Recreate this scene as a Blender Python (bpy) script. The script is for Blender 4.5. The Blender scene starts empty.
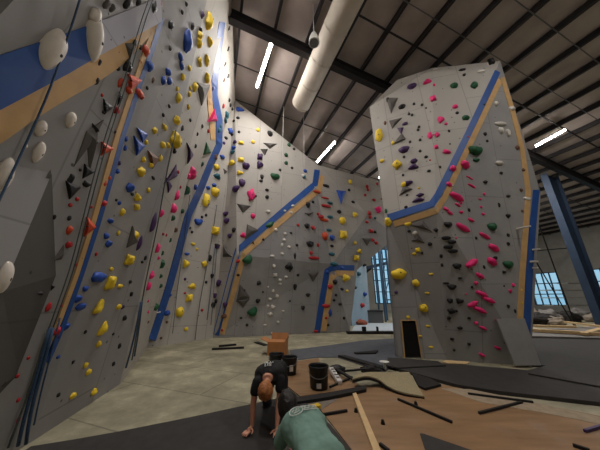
import bpy, bmesh, math, random
from mathutils import Vector, Matrix, noise
from mathutils.bvhtree import BVHTree
random.seed(7)
scene = bpy.context.scene
COL = scene.collection
F = 228.0; TH = math.radians(17.6); CT, ST = math.cos(TH), math.sin(TH)
CAM = Vector((0, 0, 1.6))
AE = math.radians(20)
E = Vector((math.cos(AE), math.sin(AE), 0)); N = Vector((-math.sin(AE), math.cos(AE), 0))
ROOF0, ROOFS = 12.4, 0.111

def ray(px, py):
    dx = (px - 300) / F; up = (225 - py) / F
    return Vector((dx, CT - up * ST, ST + up * CT))
def PZ(px, py, z=0.0):
    r = ray(px, py); return CAM + r * ((z - CAM.z) / r.z)
def PY(px, py, y):
    r = ray(px, py); return CAM + r * (y / r.y)
def PX(px, py, x):
    r = ray(px, py); return CAM + r * (x / r.x)
def PE(px, py, e):
    r = ray(px, py); return CAM + r * (e / r.dot(E))
def PN(px, py, n):
    r = ray(px, py); return CAM + r * (n / r.dot(N))
def PF(px, py, f):      # at forward depth f
    return CAM + ray(px, py) * f
def PR(px, py, drop=0.0):
    r = ray(px, py); return CAM + r * ((ROOF0 - drop - CAM.z) / (r.z + ROOFS * r.dot(E)))
def EN(e, n, z=0.0):
    v = E * e + N * n; v.z = z; return v
def roofz(p): return ROOF0 - ROOFS * (p.x * E.x + p.y * E.y)
def toPx(p):
    d = p - CAM; f = d.y * CT + d.z * ST; u = -d.y * ST + d.z * CT
    return 300 + F * d.x / f, 225 - F * u / f, f

# ---------------------------------------------------------------- materials
def newmat(name):
    m = bpy.data.materials.new(name); m.use_nodes = True
    nt = m.node_tree; b = nt.nodes['Principled BSDF']
    return m, nt, b
def lin(c):
    return tuple((v / 12.92 if v <= 0.04045 else ((v + 0.055) / 1.055) ** 2.4) for v in c)
def M(name, col, rough=0.6, var=0.12, scale=6.0, metal=0.0, bump=0.0, emit=0.0, spec=0.4):
    m, nt, b = newmat(name)
    col = lin([c / 255 for c in col])
    tc = nt.nodes.new('ShaderNodeTexCoord'); nz = nt.nodes.new('ShaderNodeTexNoise')
    nz.inputs['Scale'].default_value = scale; nz.inputs['Detail'].default_value = 5
    nt.links.new(tc.outputs['Object'], nz.inputs['Vector'])
    mr = nt.nodes.new('ShaderNodeMapRange')
    mr.inputs['From Min'].default_value = .3; mr.inputs['From Max'].default_value = .7
    mr.inputs['To Min'].default_value = 1 - var; mr.inputs['To Max'].default_value = 1 + var
    nt.links.new(nz.outputs['Fac'], mr.inputs['Value'])
    mx = nt.nodes.new('ShaderNodeVectorMath'); mx.operation = 'SCALE'
    mx.inputs[0].default_value = col
    nt.links.new(mr.outputs['Result'], mx.inputs['Scale'])
    nt.links.new(mx.outputs['Vector'], b.inputs['Base Color'])
    b.inputs['Roughness'].default_value = rough; b.inputs['Metallic'].default_value = metal
    b.inputs['Specular IOR Level'].default_value = spec
    if bump:
        bp = nt.nodes.new('ShaderNodeBump'); bp.inputs['Strength'].default_value = bump; bp.inputs['Distance'].default_value = .02
        nt.links.new(nz.outputs['Fac'], bp.inputs['Height']); nt.links.new(bp.outputs['Normal'], b.inputs['Normal'])
    if emit:
        b.inputs['Emission Color'].default_value = (*col, 1); b.inputs['Emission Strength'].default_value = emit
    return m

def wall_mat(name, col, seam=.72, chalk=(196, 190, 182)):
    """painted plywood climbing panel: sheet seams, T-nut holes, chalk and rubber smears"""
    m, nt, b = newmat(name); L = nt.links.new
    col = lin([c / 255 for c in col]); ch = lin([c / 255 for c in chalk])
    uv = nt.nodes.new('ShaderNodeUVMap')
    br = nt.nodes.new('ShaderNodeTexBrick'); br.offset = 0.5
    br.inputs['Scale'].default_value = 1.0; br.inputs['Mortar Size'].default_value = .012
    br.inputs['Brick Width'].default_value = 2.44; br.inputs['Row Height'].default_value = 1.22
    br.inputs['Mortar Smooth'].default_value = .1
    br.inputs['Color1'].default_value = (1, 1, 1, 1); br.inputs['Color2'].default_value = (.95, .95, .95, 1)
    br.inputs['Mortar'].default_value = (seam, seam, seam, 1)
    mp = nt.nodes.new('ShaderNodeMapping'); mp.inputs['Rotation'].default_value = (0, 0, math.pi / 2)
    L(uv.outputs[0], mp.inputs[0]); L(mp.outputs[0], br.inputs['Vector'])
    vo = nt.nodes.new('ShaderNodeTexVoronoi'); vo.inputs['Scale'].default_value = 3.2; vo.inputs['Randomness'].default_value = .35
    L(uv.outputs[0], vo.inputs['Vector'])
    hole = nt.nodes.new('ShaderNodeMapRange'); hole.inputs['From Min'].default_value = .05; hole.inputs['From Max'].default_value = .085
    hole.inputs['To Min'].default_value = .3; hole.inputs['To Max'].default_value = 1.0
    L(vo.outputs['Distance'], hole.inputs['Value'])
    n1 = nt.nodes.new('ShaderNodeTexNoise'); n1.inputs['Scale'].default_value = .55; n1.inputs['Detail'].default_value = 7
    n1.inputs['Roughness'].default_value = .65
    L(uv.outputs[0], n1.inputs['Vector'])
    r1 = nt.nodes.new('ShaderNodeMapRange'); r1.inputs['From Min'].default_value = .5; r1.inputs['From Max'].default_value = .75
    r1.inputs['To Max'].default_value = .35
    L(n1.outputs['Fac'], r1.inputs['Value'])
    mx = nt.nodes.new('ShaderNodeMixRGB'); mx.inputs['Color1'].default_value = (*col, 1); mx.inputs['Color2'].default_value = (*ch, 1)
    L(r1.outputs[0], mx.inputs['Fac'])
    m1 = nt.nodes.new('ShaderNodeMixRGB'); m1.blend_type = 'MULTIPLY'; m1.inputs['Fac'].default_value = 1
    L(mx.outputs[0], m1.inputs['Color1']); L(br.outputs['Color'], m1.inputs['Color2'])
    m2 = nt.nodes.new('ShaderNodeVectorMath'); m2.operation = 'SCALE'
    L(m1.outputs[0], m2.inputs[0]); L(hole.outputs[0], m2.inputs['Scale'])
    L(m2.outputs[0], b.inputs['Base Color'])
    b.inputs['Roughness'].default_value = .7; b.inputs['Specular IOR Level'].default_value = .25
    return m

MAT = {}
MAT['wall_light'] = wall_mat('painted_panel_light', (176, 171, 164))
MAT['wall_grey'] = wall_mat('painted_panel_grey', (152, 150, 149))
MAT['wall_dark'] = wall_mat('panel_dark_and_shade', (84, 82, 80), .8, (100, 96, 92))  # dark tower sides, and painted shade under the near volume
MAT['band_blue'] = M('blue_paint', (38, 80, 150), .5, .12, 3)
MAT['band_tan'] = M('bare_plywood', (205, 165, 112), .6, .10, 5)
MAT['band_white'] = wall_mat('white_panel', (188, 188, 200))
MAT['roof'] = M('roof_liner', (192, 180, 176), .8, .16, 1.2, bump=.3)
MAT['steel'] = M('dark_steel', (52, 50, 52), .55, .1, 4, metal=.2)
MAT['steel_blue'] = M('blue_grey_steel', (44, 60, 82), .5, .1, 3, metal=.2)
MAT['duct'] = M('duct_fabric', (200, 190, 176), .7, .06, 3)
MAT['shell'] = M('metal_siding', (150, 148, 142), .7, .08, 2)
MAT['tube'] = M('lamp_tube', (255, 246, 236), .5, 0, emit=60)
MAT['white_metal'] = M('white_enamel', (210, 208, 202), .5, .05)
MAT['rubber'] = M('rubber_mat', (52, 49, 47), .85, .15, 8, bump=.2)
MAT['rubber_blue'] = M('blue_grey_mat', (84, 86, 92), .8, .12, 5, bump=.2)
MAT['black'] = M('black_plastic', (22, 21, 22), .45, .1)
MAT['foam_black'] = M('black_foam', (30, 27, 26), .8, .15, 12)
MAT['carpet'] = M('beige_carpet', (150, 138, 108), .95, .15, 30, bump=.4)
MAT['card'] = M('cardboard', (176, 118, 72), .8, .08, 6)
MAT['lumber'] = M('pale_lumber', (200, 170, 125), .7, .1, 8)
MAT['label'] = M('white_label', (205, 200, 196), .6, .08, 30)
MAT['yellow_plastic'] = M('yellow_plastic', (216, 178, 30), .5, .08)
MAT['skin'] = M('skin', (196, 138, 112), .55, .06, 8)
MAT['shirt_black'] = M('black_cotton', (20, 20, 22), .85, .15, 20)
MAT['shirt_green'] = M('sage_cotton', (112, 142, 130), .9, .10, 14)
MAT['print_white'] = M('shirt_print', (215, 214, 208), .8, .05)
MAT['hair_red'] = M('auburn_hair', (166, 104, 58), .6, .3, 40, bump=.6)
MAT['hair_dark'] = M('dark_hair', (26, 18, 15), .55, .3, 40, bump=.6)
MAT['denim'] = M('dark_trousers', (40, 40, 46), .9, .15, 20)
MAT['grey_tarp'] = M('grey_tarp', (120, 116, 112), .8, .2, 3, bump=.4)
MAT['metal'] = M('worn_metal', (120, 120, 122), .4, .15, 10, metal=.7)
# concrete
def concrete():
    m, nt, b = newmat('dusty_concrete'); L = nt.links.new
    tc = nt.nodes.new('ShaderNodeTexCoord')
    a = nt.nodes.new('ShaderNodeTexNoise'); a.inputs['Scale'].default_value = 1.1; a.inputs['Detail'].default_value = 9; a.inputs['Roughness'].default_value = .7
    L(tc.outputs['Object'], a.inputs['Vector'])
    cr = nt.nodes.new('ShaderNodeValToRGB'); e = cr.color_ramp.elements
    e[0].position = .3; e[0].color = (*lin((.44, .42, .345)), 1)
    e[1].position = .72; e[1].color = (*lin((.78, .74, .62)), 1)
    e2 = cr.color_ramp.elements.new(.52); e2.color = (*lin((.60, .575, .48)), 1)
    L(a.outputs['Fac'], cr.inputs['Fac'])
    br = nt.nodes.new('ShaderNodeTexBrick'); br.inputs['Scale'].default_value = 1; br.inputs['Brick Width'].default_value = 3.2; br.inputs['Row Height'].default_value = 1.25
    br.inputs['Mortar Size'].default_value = .014; br.inputs['Color1'].default_value = (1, 1, 1, 1); br.inputs['Color2'].default_value = (.93, .93, .93, 1); br.inputs['Mortar'].default_value = (.6, .6, .6, 1)
    mp = nt.nodes.new('ShaderNodeMapping'); mp.inputs['Rotation'].default_value = (0, 0, AE)
    L(tc.outputs['Object'], mp.inputs[0]); L(mp.outputs[0], br.inputs['Vector'])
    m1 = nt.nodes.new('ShaderNodeMixRGB'); m1.blend_type = 'MULTIPLY'; m1.inputs['Fac'].default_value = 1
    L(cr.outputs[0], m1.inputs['Color1']); L(br.outputs['Color'], m1.inputs['Color2']); L(m1.outputs[0], b.inputs['Base Color'])
    b.inputs['Roughness'].default_value = .75
    return m
MAT['concrete'] = concrete()
def plywood():
    m, nt, b = newmat('plywood_floor'); L = nt.links.new
    tc = nt.nodes.new('ShaderNodeTexCoord')
    mp = nt.nodes.new('ShaderNodeMapping'); mp.inputs['Rotation'].default_value = (0, 0, -AE); mp.inputs['Scale'].default_value = (1, 5, 1)
    L(tc.outputs['Object'], mp.inputs[0])
    a = nt.nodes.new('ShaderNodeTexNoise'); a.inputs['Scale'].default_value = 1.2; a.inputs['Detail'].default_value = 8
    L(mp.outputs[0], a.inputs['Vector'])
    cr = nt.nodes.new('ShaderNodeValToRGB'); e = cr.color_ramp.elements
    e[0].position = .3; e[0].color = (*lin((.46, .345, .225)), 1); e[1].position = .7; e[1].color = (*lin((.585, .45, .31)), 1)
    L(a.outputs['Fac'], cr.inputs['Fac'])
    n2 = nt.nodes.new('ShaderNodeTexNoise'); n2.inputs['Scale'].default_value = 2.5; n2.inputs['Detail'].default_value = 6
    L(tc.outputs['Object'], n2.inputs['Vector'])
    mr = nt.nodes.new('ShaderNodeMapRange'); mr.inputs['From Min'].default_value = .55; mr.inputs['From Max'].default_value = .7; mr.inputs['To Max'].default_value = .35
    L(n2.outputs['Fac'], mr.inputs[0])
    mx = nt.nodes.new('ShaderNodeMixRGB'); mx.inputs['Color2'].default_value = (*lin((.55, .48, .42)), 1)
    L(mr.outputs[0], mx.inputs['Fac']); L(cr.outputs[0], mx.inputs['Color1']); L(mx.outputs[0], b.inputs['Base Color'])
    b.inputs['Roughness'].default_value = .6
    return m
MAT['ply'] = plywood()
def glass():
    m, nt, b = newmat('window_glass')
    out = nt.nodes['Material Output']
    g = nt.nodes.new('ShaderNodeBsdfGlossy'); g.inputs['Roughness'].default_value = .05
    t = nt.nodes.new('ShaderNodeBsdfTransparent'); t.inputs['Color'].default_value = (.9, .95, .97, 1)
    mx = nt.nodes.new('ShaderNodeMixShader'); mx.inputs[0].default_value = .06
    nt.links.new(t.outputs[0], mx.inputs[1]); nt.links.new(g.outputs[0], mx.inputs[2]); nt.links.new(mx.outputs[0], out.inputs[0])
    return m
MAT['glass'] = glass()

# ---------------------------------------------------------------- mesh helpers
def link(name, me, mat=None, parent=None):
    o = bpy.data.objects.new(name, me); COL.objects.link(o)
    if mat is not None and not me.materials: me.materials.append(mat)
    if parent is not None:
        o.parent = parent
        if parent.type == 'EMPTY' or True:
            o.matrix_parent_inverse = parent.matrix_basis.inverted()
    return o
def tag(o, label, cat, group=None, kind=None):
    if label: o['label'] = label
    if cat: o['category'] = cat
    if group: o['group'] = group
    if kind: o['kind'] = kind
    return o
def thing(name, loc, label, cat, group=None):
    o = bpy.data.objects.new(name, None); COL.objects.link(o); o.location = loc
    o.empty_display_size = .1
    return tag(o, label, cat, group)
def struct(o): o['kind'] = 'structure'; return o

class MB:
    def __init__(s): s.bm = bmesh.new()
    def box(s, c, size, rot=None):
        c = Vector(c); R = rot or Matrix.Identity(3)
        vs = []
        for i in (-1, 1):
            for j in (-1, 1):
                for k in (-1, 1):
                    vs.append(s.bm.verts.new(c + R @ Vector((i * size[0] / 2, j * size[1] / 2, k * size[2] / 2))))
        for f in ((0, 1, 3, 2), (4, 6, 7, 5), (0, 4, 5, 1), (2, 3, 7, 6), (0, 2, 6, 4), (1, 5, 7, 3)):
            s.bm.faces.new([vs[q] for q in f])
        return s
    def beam(s, a, b, w, h, up=Vector((0, 0, 1))):
        a, b = Vector(a), Vector(b); d = (b - a); l = d.length; d = d / l
        x = d.cross(up).normalized(); z = x.cross(d)
        R = Matrix((x, d, z)).transposed()
        return s.box((a + b) / 2, (w, l, h), R)
    def tube(s, pts, r, seg=8, r2=None):
        pts = [Vector(p) for p in pts]; rings = []
        n = len(pts)
        for i, p in enumerate(pts):
            d = (pts[min(i + 1, n - 1)] - pts[max(i - 1, 0)]).normalized()
            x = d.cross(Vector((.13, .97, .21))).normalized() if abs(d.z) > .8 else d.cross(Vector((0, 0, 1))).normalized()
            y = d.cross(x)
            rr = r if r2 is None else r + (r2 - r) * i / (n - 1)
            rings.append([s.bm.verts.new(p + (x * math.cos(a) + y * math.sin(a)) * rr) for a in [2 * math.pi * k / seg for k in range(seg)]])
        for a, b in zip(rings, rings[1:]):
            for k in range(seg):
                s.bm.faces.new((a[k], a[(k + 1) % seg], b[(k + 1) % seg], b[k]))
        s.bm.faces.new(rings[0][::-1]); s.bm.faces.new(rings[-1])
        return s
    def prism(s, top, h, direction=Vector((0, 0, -1))):
        t = [s.bm.verts.new(p) for p in top]; b = [s.bm.verts.new(Vector(p) + direction * h) for p in top]
        s.bm.faces.new(t); s.bm.faces.new(b[::-1]); n = len(t)
        for i in range(n): s.bm.faces.new((t[i], b[i], b[(i + 1) % n], t[(i + 1) % n]))
        return s
    def build(s, name, mat=None, parent=None, smooth=False, bevel=0.0, origin=None):
        bmesh.ops.recalc_face_normals(s.bm, faces=s.bm.faces)
        if origin is None and parent is None:
            xs = [v.co for v in s.bm.verts]
            origin = Vector(((min(v.x for v in xs) + max(v.x for v in xs)) / 2, (min(v.y for v in xs) + max(v.y for v in xs)) / 2, min(v.z for v in xs)))
        if parent is not None and origin is None: origin = parent.location.copy()
        for v in s.bm.verts: v.co -= origin
        me = bpy.data.meshes.new(name); s.bm.to_mesh(me); s.bm.free()
        if smooth:
            for p in me.polygons: p.use_smooth = True
        o = link(name, me, mat)
        o.location = origin
        if parent is not None:
            o.parent = parent; o.location = origin - parent.location
            if parent.rotation_euler != o.rotation_euler: pass
        if bevel:
            b = o.modifiers.new('bevel', 'BEVEL'); b.width = bevel; b.segments = 2; b.limit_method = 'ANGLE'
        return o
# ================================================================= climbing walls
SURF = []           # (name, bvh) for ray casting
def facet_wall(name, verts, faces, thick=.14):
    """verts: dict name->Vector, faces: list of (names, material key)"""
    me = bpy.data.meshes.new(name); keys = list(verts)
    org = Vector((sum(v.x for v in verts.values()) / len(verts), sum(v.y for v in verts.values()) / len(verts), 0))
    bm = bmesh.new(); vv = {k: bm.verts.new(verts[k] - org) for k in keys}
    uvl = bm.loops.layers.uv.new('UVMap'); mk = []
    for ns, m in faces:
        f = bm.faces.new([vv[n] for n in ns])
        if m not in mk: mk.append(m)
        f.material_index = mk.index(m)
    bm.normal_update()
    for f in bm.faces:
        c = f.calc_center_median() + org
        if f.normal.dot(CAM - c) < 0: f.normal_flip()
    bm.normal_update()
    for f in bm.faces:
        n = f.normal; u = Vector((0, 0, 1)).cross(n)
        u = u.normalized() if u.length > .05 else Vector((1, 0, 0))
        v = n.cross(u)
        for l in f.loops:
            p = l.vert.co + org; l[uvl].uv = (p.dot(u), p.dot(v))
    bmesh.ops.triangulate(bm, faces=bm.faces, quad_method='BEAUTY', ngon_method='BEAUTY')
    bm.to_mesh(me)
    bm2 = bm.copy()
    for v in bm2.verts: v.co += org
    SURF.append((name, BVHTree.FromBMesh(bm2)))
    bm.free(); bm2.free()
    for m in mk: me.materials.append(MAT[m])
    o = link(name, me); o.location = org
    so = o.modifiers.new('thickness', 'SOLIDIFY'); so.thickness = thick; so.offset = -1
    return o
def cast(px, py):
    d = ray(px, py).normalized(); best = None
    for nm, b in SURF:
        loc, no, idx, dist = b.ray_cast(CAM, d)
        if loc is not None and (best is None or dist < best[2]):
            if no.dot(d) > 0: no = -no
            best = (loc, no, dist, nm)
    return best

b0 = PZ(30, 443); b1 = PZ(120, 384); b2 = PZ(147, 348); b3 = PZ(213, 338)
bm1 = b0 + (b0 - b1) * 3.2; bm1.z = 0
bm1 = Vector((-2.6, -1.5, 0))
T0 = Vector((-1.9, -1.5, 12.35)); T1 = Vector((-1.95, 3.3, 12.35)); T2 = PR(232, 0, .12); T3 = PR(235, 100, .12)
T3 = PN(235, 100, 10.55)
T2 = PR(232, 0, .15)
W = dict(m=bm1, b0=b0, b1=b1, b2=b2, b3=b3, T0=T0, T1=T1, T2=T2, T3=T3)
left = facet_wall('wall_left', W, [
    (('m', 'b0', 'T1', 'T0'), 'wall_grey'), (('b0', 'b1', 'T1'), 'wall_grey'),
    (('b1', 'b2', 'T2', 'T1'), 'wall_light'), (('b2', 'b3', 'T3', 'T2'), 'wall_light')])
struct(left)

# back wall
c1 = PZ(350, 332); nb = b3.dot(N)
k1 = PN(237, 255, nb - .9); k2 = PN(316, 188, nb - .9)
c2 = PN(357, 270, nb - .3); c3 = PN(397, 236, nb - .3); c4 = PN(397, 186, nb - .2); c5 = PN(318, 165, nb - .6)
g1 = PN(332, 264, nb - .7); g2 = PN(368, 214, nb - .35)
W2 = dict(b3=b3, c1=c1, c2=c2, c3=c3, c4=c4, c5=c5, T3=T3, k1=k1, k2=k2, g1=g1, g2=g2)
back = facet_wall('wall_back', W2, [
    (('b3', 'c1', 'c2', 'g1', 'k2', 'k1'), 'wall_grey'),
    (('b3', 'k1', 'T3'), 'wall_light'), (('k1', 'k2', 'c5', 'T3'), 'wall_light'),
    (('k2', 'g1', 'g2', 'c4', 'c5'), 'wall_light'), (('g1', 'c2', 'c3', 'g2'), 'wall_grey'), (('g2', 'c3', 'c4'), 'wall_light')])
struct(back)

# tower
w0 = PZ(398, 357.5); w1 = PZ(530, 366)
wm = PZ(447, 360)
u1 = PY(387, 221, 6.75); u2 = PY(436, 208, 5.9)
s1 = PY(540, 192, 6.2); s0 = PY(500, 61, 5.7)
v1 = PY(398, 80, 6.6); v2 = PY(371, 106, 7.2); v15 = PY(432, 68, 6.2)
side_b = w1 + Vector((.6, 2.6, 0)); side_m = s1 + Vector((.5, 2.6, 0)); side_t = s0 + Vector((.6, 3.0, 0))
bl = w0 + Vector((1.3, 2.4, 0)); tl = v2 + Vector((1.3, 2.4, 0)); ml = u1 + Vector((1.3, 2.4, 0))
tt = v15 + Vector((1.0, 2.6, 0.2))
TW = dict(w0=w0, wm=wm, w1=w1, u1=u1, u2=u2, s1=s1, s0=s0, v1=v1, v2=v2, v15=v15, sb=side_b, sm=side_m, st=side_t, bl=bl, tl=tl, ml=ml)
tower = thing('climbing_tower', Vector(((w0.x + w1.x) / 2, (w0.y + w1.y) / 2, 0)),
              'tall free-standing grey climbing tower with blue and plywood edge stripes, right of centre', 'climbing wall')
twp = facet_wall('tower_panel', TW, [
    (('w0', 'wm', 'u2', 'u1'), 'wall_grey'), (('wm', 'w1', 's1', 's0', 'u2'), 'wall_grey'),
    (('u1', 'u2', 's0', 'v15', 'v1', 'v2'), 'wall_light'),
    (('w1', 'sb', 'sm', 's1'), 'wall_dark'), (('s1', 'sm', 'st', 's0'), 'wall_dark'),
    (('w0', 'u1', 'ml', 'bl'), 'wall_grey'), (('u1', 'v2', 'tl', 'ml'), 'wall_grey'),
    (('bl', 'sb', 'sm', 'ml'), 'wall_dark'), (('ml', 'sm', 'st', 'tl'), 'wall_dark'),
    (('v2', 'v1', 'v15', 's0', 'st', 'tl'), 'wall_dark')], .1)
twp.parent = tower; twp.location -= tower.location

# dark doorway in the tower foot
def quad_on(pxs, out, name, mat, parent=None, thick=.03, seg=1):
    """slab lying on the walls, outline given by pixels and carried to the surface"""
    pts = []; nn = Vector()
    for x, y in pxs:
        h = cast(x, y); pts.append(h[0]); nn += h[1]
    nn.normalize()
    mb = MB(); mb.prism([p + nn * out for p in pts], thick, -nn)
    return mb.build(name, mat, parent)
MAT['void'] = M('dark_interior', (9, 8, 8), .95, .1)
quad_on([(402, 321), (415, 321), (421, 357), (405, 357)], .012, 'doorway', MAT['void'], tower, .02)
fr = MB()
def onw(x, y, out=.02):
    h = cast(x, y); return h[0] + h[1] * out
for a, b_ in (((401, 320), (404.5, 357.5)), ((415.5, 320), (421.5, 357.5)), ((400.5, 320), (416, 320))):
    fr.beam(onw(*a), onw(*b_), .022, .04, up=Vector((0, -1, .1)))
fr.build('door_frame', MAT['band_tan'], tower)

# stripes --------------------------------------------------------
def strip(name, center, width, mat, parent, out=.022, step=6, offs=0.0, thick=.06):
    """painted board following a polyline on the wall (pixel centreline, pixel width)"""
    pts = []
    for (x0, y0), (x1, y1) in zip(center, center[1:]):
        n = max(1, int(math.hypot(x1 - x0, y1 - y0) / step))
        for i in range(n): pts.append((x0 + (x1 - x0) * i / n, y0 + (y1 - y0) * i / n))
    pts.append(center[-1]); m = len(pts); L_, R_ = [], []
    for i, (x, y) in enumerate(pts):
        dx = pts[min(i + 1, m - 1)][0] - pts[max(i - 1, 0)][0]; dy = pts[min(i + 1, m - 1)][1] - pts[max(i - 1, 0)][1]
        l = math.hypot(dx, dy) or 1; nx, ny = -dy / l, dx / l
        w = width if not isinstance(width, tuple) else width[0] + (width[1] - width[0]) * i / (m - 1)
        a = cast(x + nx * w / 2, y + ny * w / 2); b = cast(x - nx * w / 2, y - ny * w / 2)
        if not a or not b: continue
        if (a[0] - b[0]).length > 1.2: continue
        nn = (a[1] + b[1]).normalized()
        L_.append((a[0], nn)); R_.append((b[0], nn))
    bm = bmesh.new(); rows = []
    for (a, n1), (b, n2) in zip(L_, R_):
        rows.append([bm.verts.new(a + n1 * out), bm.verts.new(b + n2 * out), bm.verts.new(b + n2 * (out - thick)), bm.verts.new(a + n1 * (out - thick))])
    for r, q in zip(rows, rows[1:]):
        for k in range(4): bm.faces.new((r[k], r[(k + 1) % 4], q[(k + 1) % 4], q[k]))
    bm.faces.new(rows[0]); bm.faces.new(rows[-1][::-1])
    mb = MB(); mb.bm.free(); mb.bm = bm
    return mb.build(name, mat, parent, origin=(parent.location.copy()))
strip('blue_stripe', [(161, 18), (151, 50), (140, 80), (122, 135), (108, 185), (98, 220), (80, 275), (62, 325), (46, 362)], (5, 4), MAT['band_blue'], left)
strip('plywood_stripe', [(155, 26), (146, 50), (135, 82), (117, 135), (103, 185), (93, 220), (75.5, 275), (58, 322), (44, 350)], (6, 4), MAT['band_tan'], left, out=.018)
strip('blue_stripe', [(222, 22), (215, 60), (214, 95), (219, 120), (219, 145), (210, 165), (200, 190), (188, 215), (179, 250), (170, 283), (160, 315), (150, 346)], (6, 7), MAT['band_blue'], left)
strip('plywood_stripe', [(208, 78), (210, 105), (213, 140)], 5, MAT['band_tan'], left, out=.018)
strip('blue_stripe', [(317, 170), (315, 184), (290, 205), (262, 229), (238, 250), (232, 272), (216, 335)], (5.5, 6), MAT['band_blue'], back)
strip('plywood_stripe', [(322, 176), (319, 190), (292, 212), (264, 236), (244, 254), (238, 276), (222, 334)], (5, 5), MAT['band_tan'], back, out=.018)
strip('blue_stripe', [(317, 332), (322, 300), (327, 271), (333, 267.5), (354, 268)], 5.5, MAT['band_blue'], back)
strip('plywood_stripe', [(323.5, 331), (328, 300), (332, 277), (337, 273), (354, 273)], 5.5, MAT['band_tan'], back, out=.018)
strip('blue_stripe', [(388, 218), (432, 204), (438, 195), (468, 134), (500, 66)], (7, 6), MAT['band_blue'], tower)
strip('plywood_stripe', [(388, 226), (436, 211), (444, 198), (473, 137), (500, 80)], (6, 5), MAT['band_tan'], tower, out=.018)
strip('blue_stripe', [(500, 64), (510, 84), (520, 110), (531, 150), (536, 190), (532, 230), (529, 270), (526, 335), (527, 352)], (5, 7), MAT['band_blue'], tower)
strip('plywood_stripe', [(502, 78), (512, 110), (522, 150), (528, 192), (525, 235), (522, 275), (519, 335)], (4, 6), MAT['band_tan'], tower, out=.018)

# upper left: overhanging roof panel, blue / white band, plywood band
def wp(x, y, out=0.0):
    h = cast(x, y); return h[0] + h[1] * out
def patch(name, poly, mat, parent, out=.04, thick=.08, uv=False, n=10):
    top, bot = poly       # two polylines left -> right
    def samp(pl, t):
        L = [0]
        for a, b in zip(pl, pl[1:]): L.append(L[-1] + math.hypot(b[0] - a[0], b[1] - a[1]))
        d = t * L[-1]
        for i in range(len(pl) - 1):
            if d <= L[i + 1] + 1e-6:
                f = (d - L[i]) / (L[i + 1] - L[i]); return (pl[i][0] + (pl[i + 1][0] - pl[i][0]) * f, pl[i][1] + (pl[i + 1][1] - pl[i][1]) * f)
    bm = bmesh.new(); rows = []; uvl = bm.loops.layers.uv.new('UVMap')
    for i in range(n + 1):
        a = cast(*samp(top, i / n)); b = cast(*samp(bot, i / n)); nn = (a[1] + b[1]).normalized()
        rows.append([bm.verts.new(a[0] + nn * out), bm.verts.new(b[0] + nn * out), bm.verts.new(b[0] + nn * (out - thick)), bm.verts.new(a[0] + nn * (out - thick))])
    for r, q in zip(rows, rows[1:]):
        for k in range(4): bm.faces.new((r[k], r[(k + 1) % 4], q[(k + 1) % 4], q[k]))
    bm.faces.new(rows[0]); bm.faces.new(rows[-1][::-1])
    for f in bm.faces:
        for l in f.loops: l[uvl].uv = (l.vert.co.y, l.vert.co.z)
    mb = MB(); mb.bm.free(); mb.bm = bm
    return mb.build(name, mat, parent, origin=parent.location.copy())
patch('blue_band', [[(-60, 75), (0, 53), (50, 37), (88, 24)], [(-60, 137), (0, 107), (65, 73), (96, 55)]], MAT['band_blue'], left)
patch('white_band', [[(88, 24), (125, 10), (158, -4)], [(96, 55), (125, 40), (160, 21)]], MAT['band_white'], left)
patch('plywood_band', [[(-60, 138.5), (0, 108), (65, 74), (96, 56), (125, 41), (160, 22)], [(-60, 178), (0, 143), (30, 121), (60, 102), (100, 80), (125, 62), (154, 30)]], MAT['band_tan'], left, out=.018)
# overhang above the bands
o1 = wp(-60, 76, .03); o2 = wp(0, 54, .03); o3 = wp(60, 34, .03); o4 = wp(125, 11, .03); o5 = wp(156, -3, .03)
def lean(p, up, outn): return p + Vector((outn, 0, up))
OV = dict(o1=o1, o2=o2, o3=o3, o4=o4, o5=o5, q1=lean(o1, 3.6, .75), q3=lean(o3, 3.4, .75), q5=lean(o5, 2.5, .4))
ov = facet_wall('overhang_panel', OV, [(('o1', 'o2', 'o3', 'q3', 'q1'), 'wall_grey'), (('o3', 'o4', 'o5', 'q5', 'q3'), 'wall_grey')], .1)
ov.parent = left; ov.location -= left.location
# near volume; shade on its underside is put into darker panel paint
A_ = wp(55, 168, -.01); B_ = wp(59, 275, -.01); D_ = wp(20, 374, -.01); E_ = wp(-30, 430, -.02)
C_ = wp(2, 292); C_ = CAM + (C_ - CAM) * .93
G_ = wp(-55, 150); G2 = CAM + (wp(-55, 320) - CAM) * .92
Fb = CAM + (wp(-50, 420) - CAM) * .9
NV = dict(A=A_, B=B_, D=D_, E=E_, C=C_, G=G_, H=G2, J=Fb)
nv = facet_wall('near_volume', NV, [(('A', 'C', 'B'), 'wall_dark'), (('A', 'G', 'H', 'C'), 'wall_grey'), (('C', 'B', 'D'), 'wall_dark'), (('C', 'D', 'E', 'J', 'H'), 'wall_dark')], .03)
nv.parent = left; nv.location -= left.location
print('WALLPX', [tuple(round(q, 1) for q in toPx(p)) for p in (T1, T2, T3)])

# ================================================================= building shell
E0, E1, N0, N1 = -9.0, 34.6, -9.0, 24.0
fl = MB(); fl.prism([EN(E0, N0), EN(E1, N0), EN(E1, N1), EN(E0, N1)], .3)
struct(fl.build('floor', MAT['concrete'], origin=Vector((0, 0, 0))))
def rz(e): return ROOF0 - ROOFS * e
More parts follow.
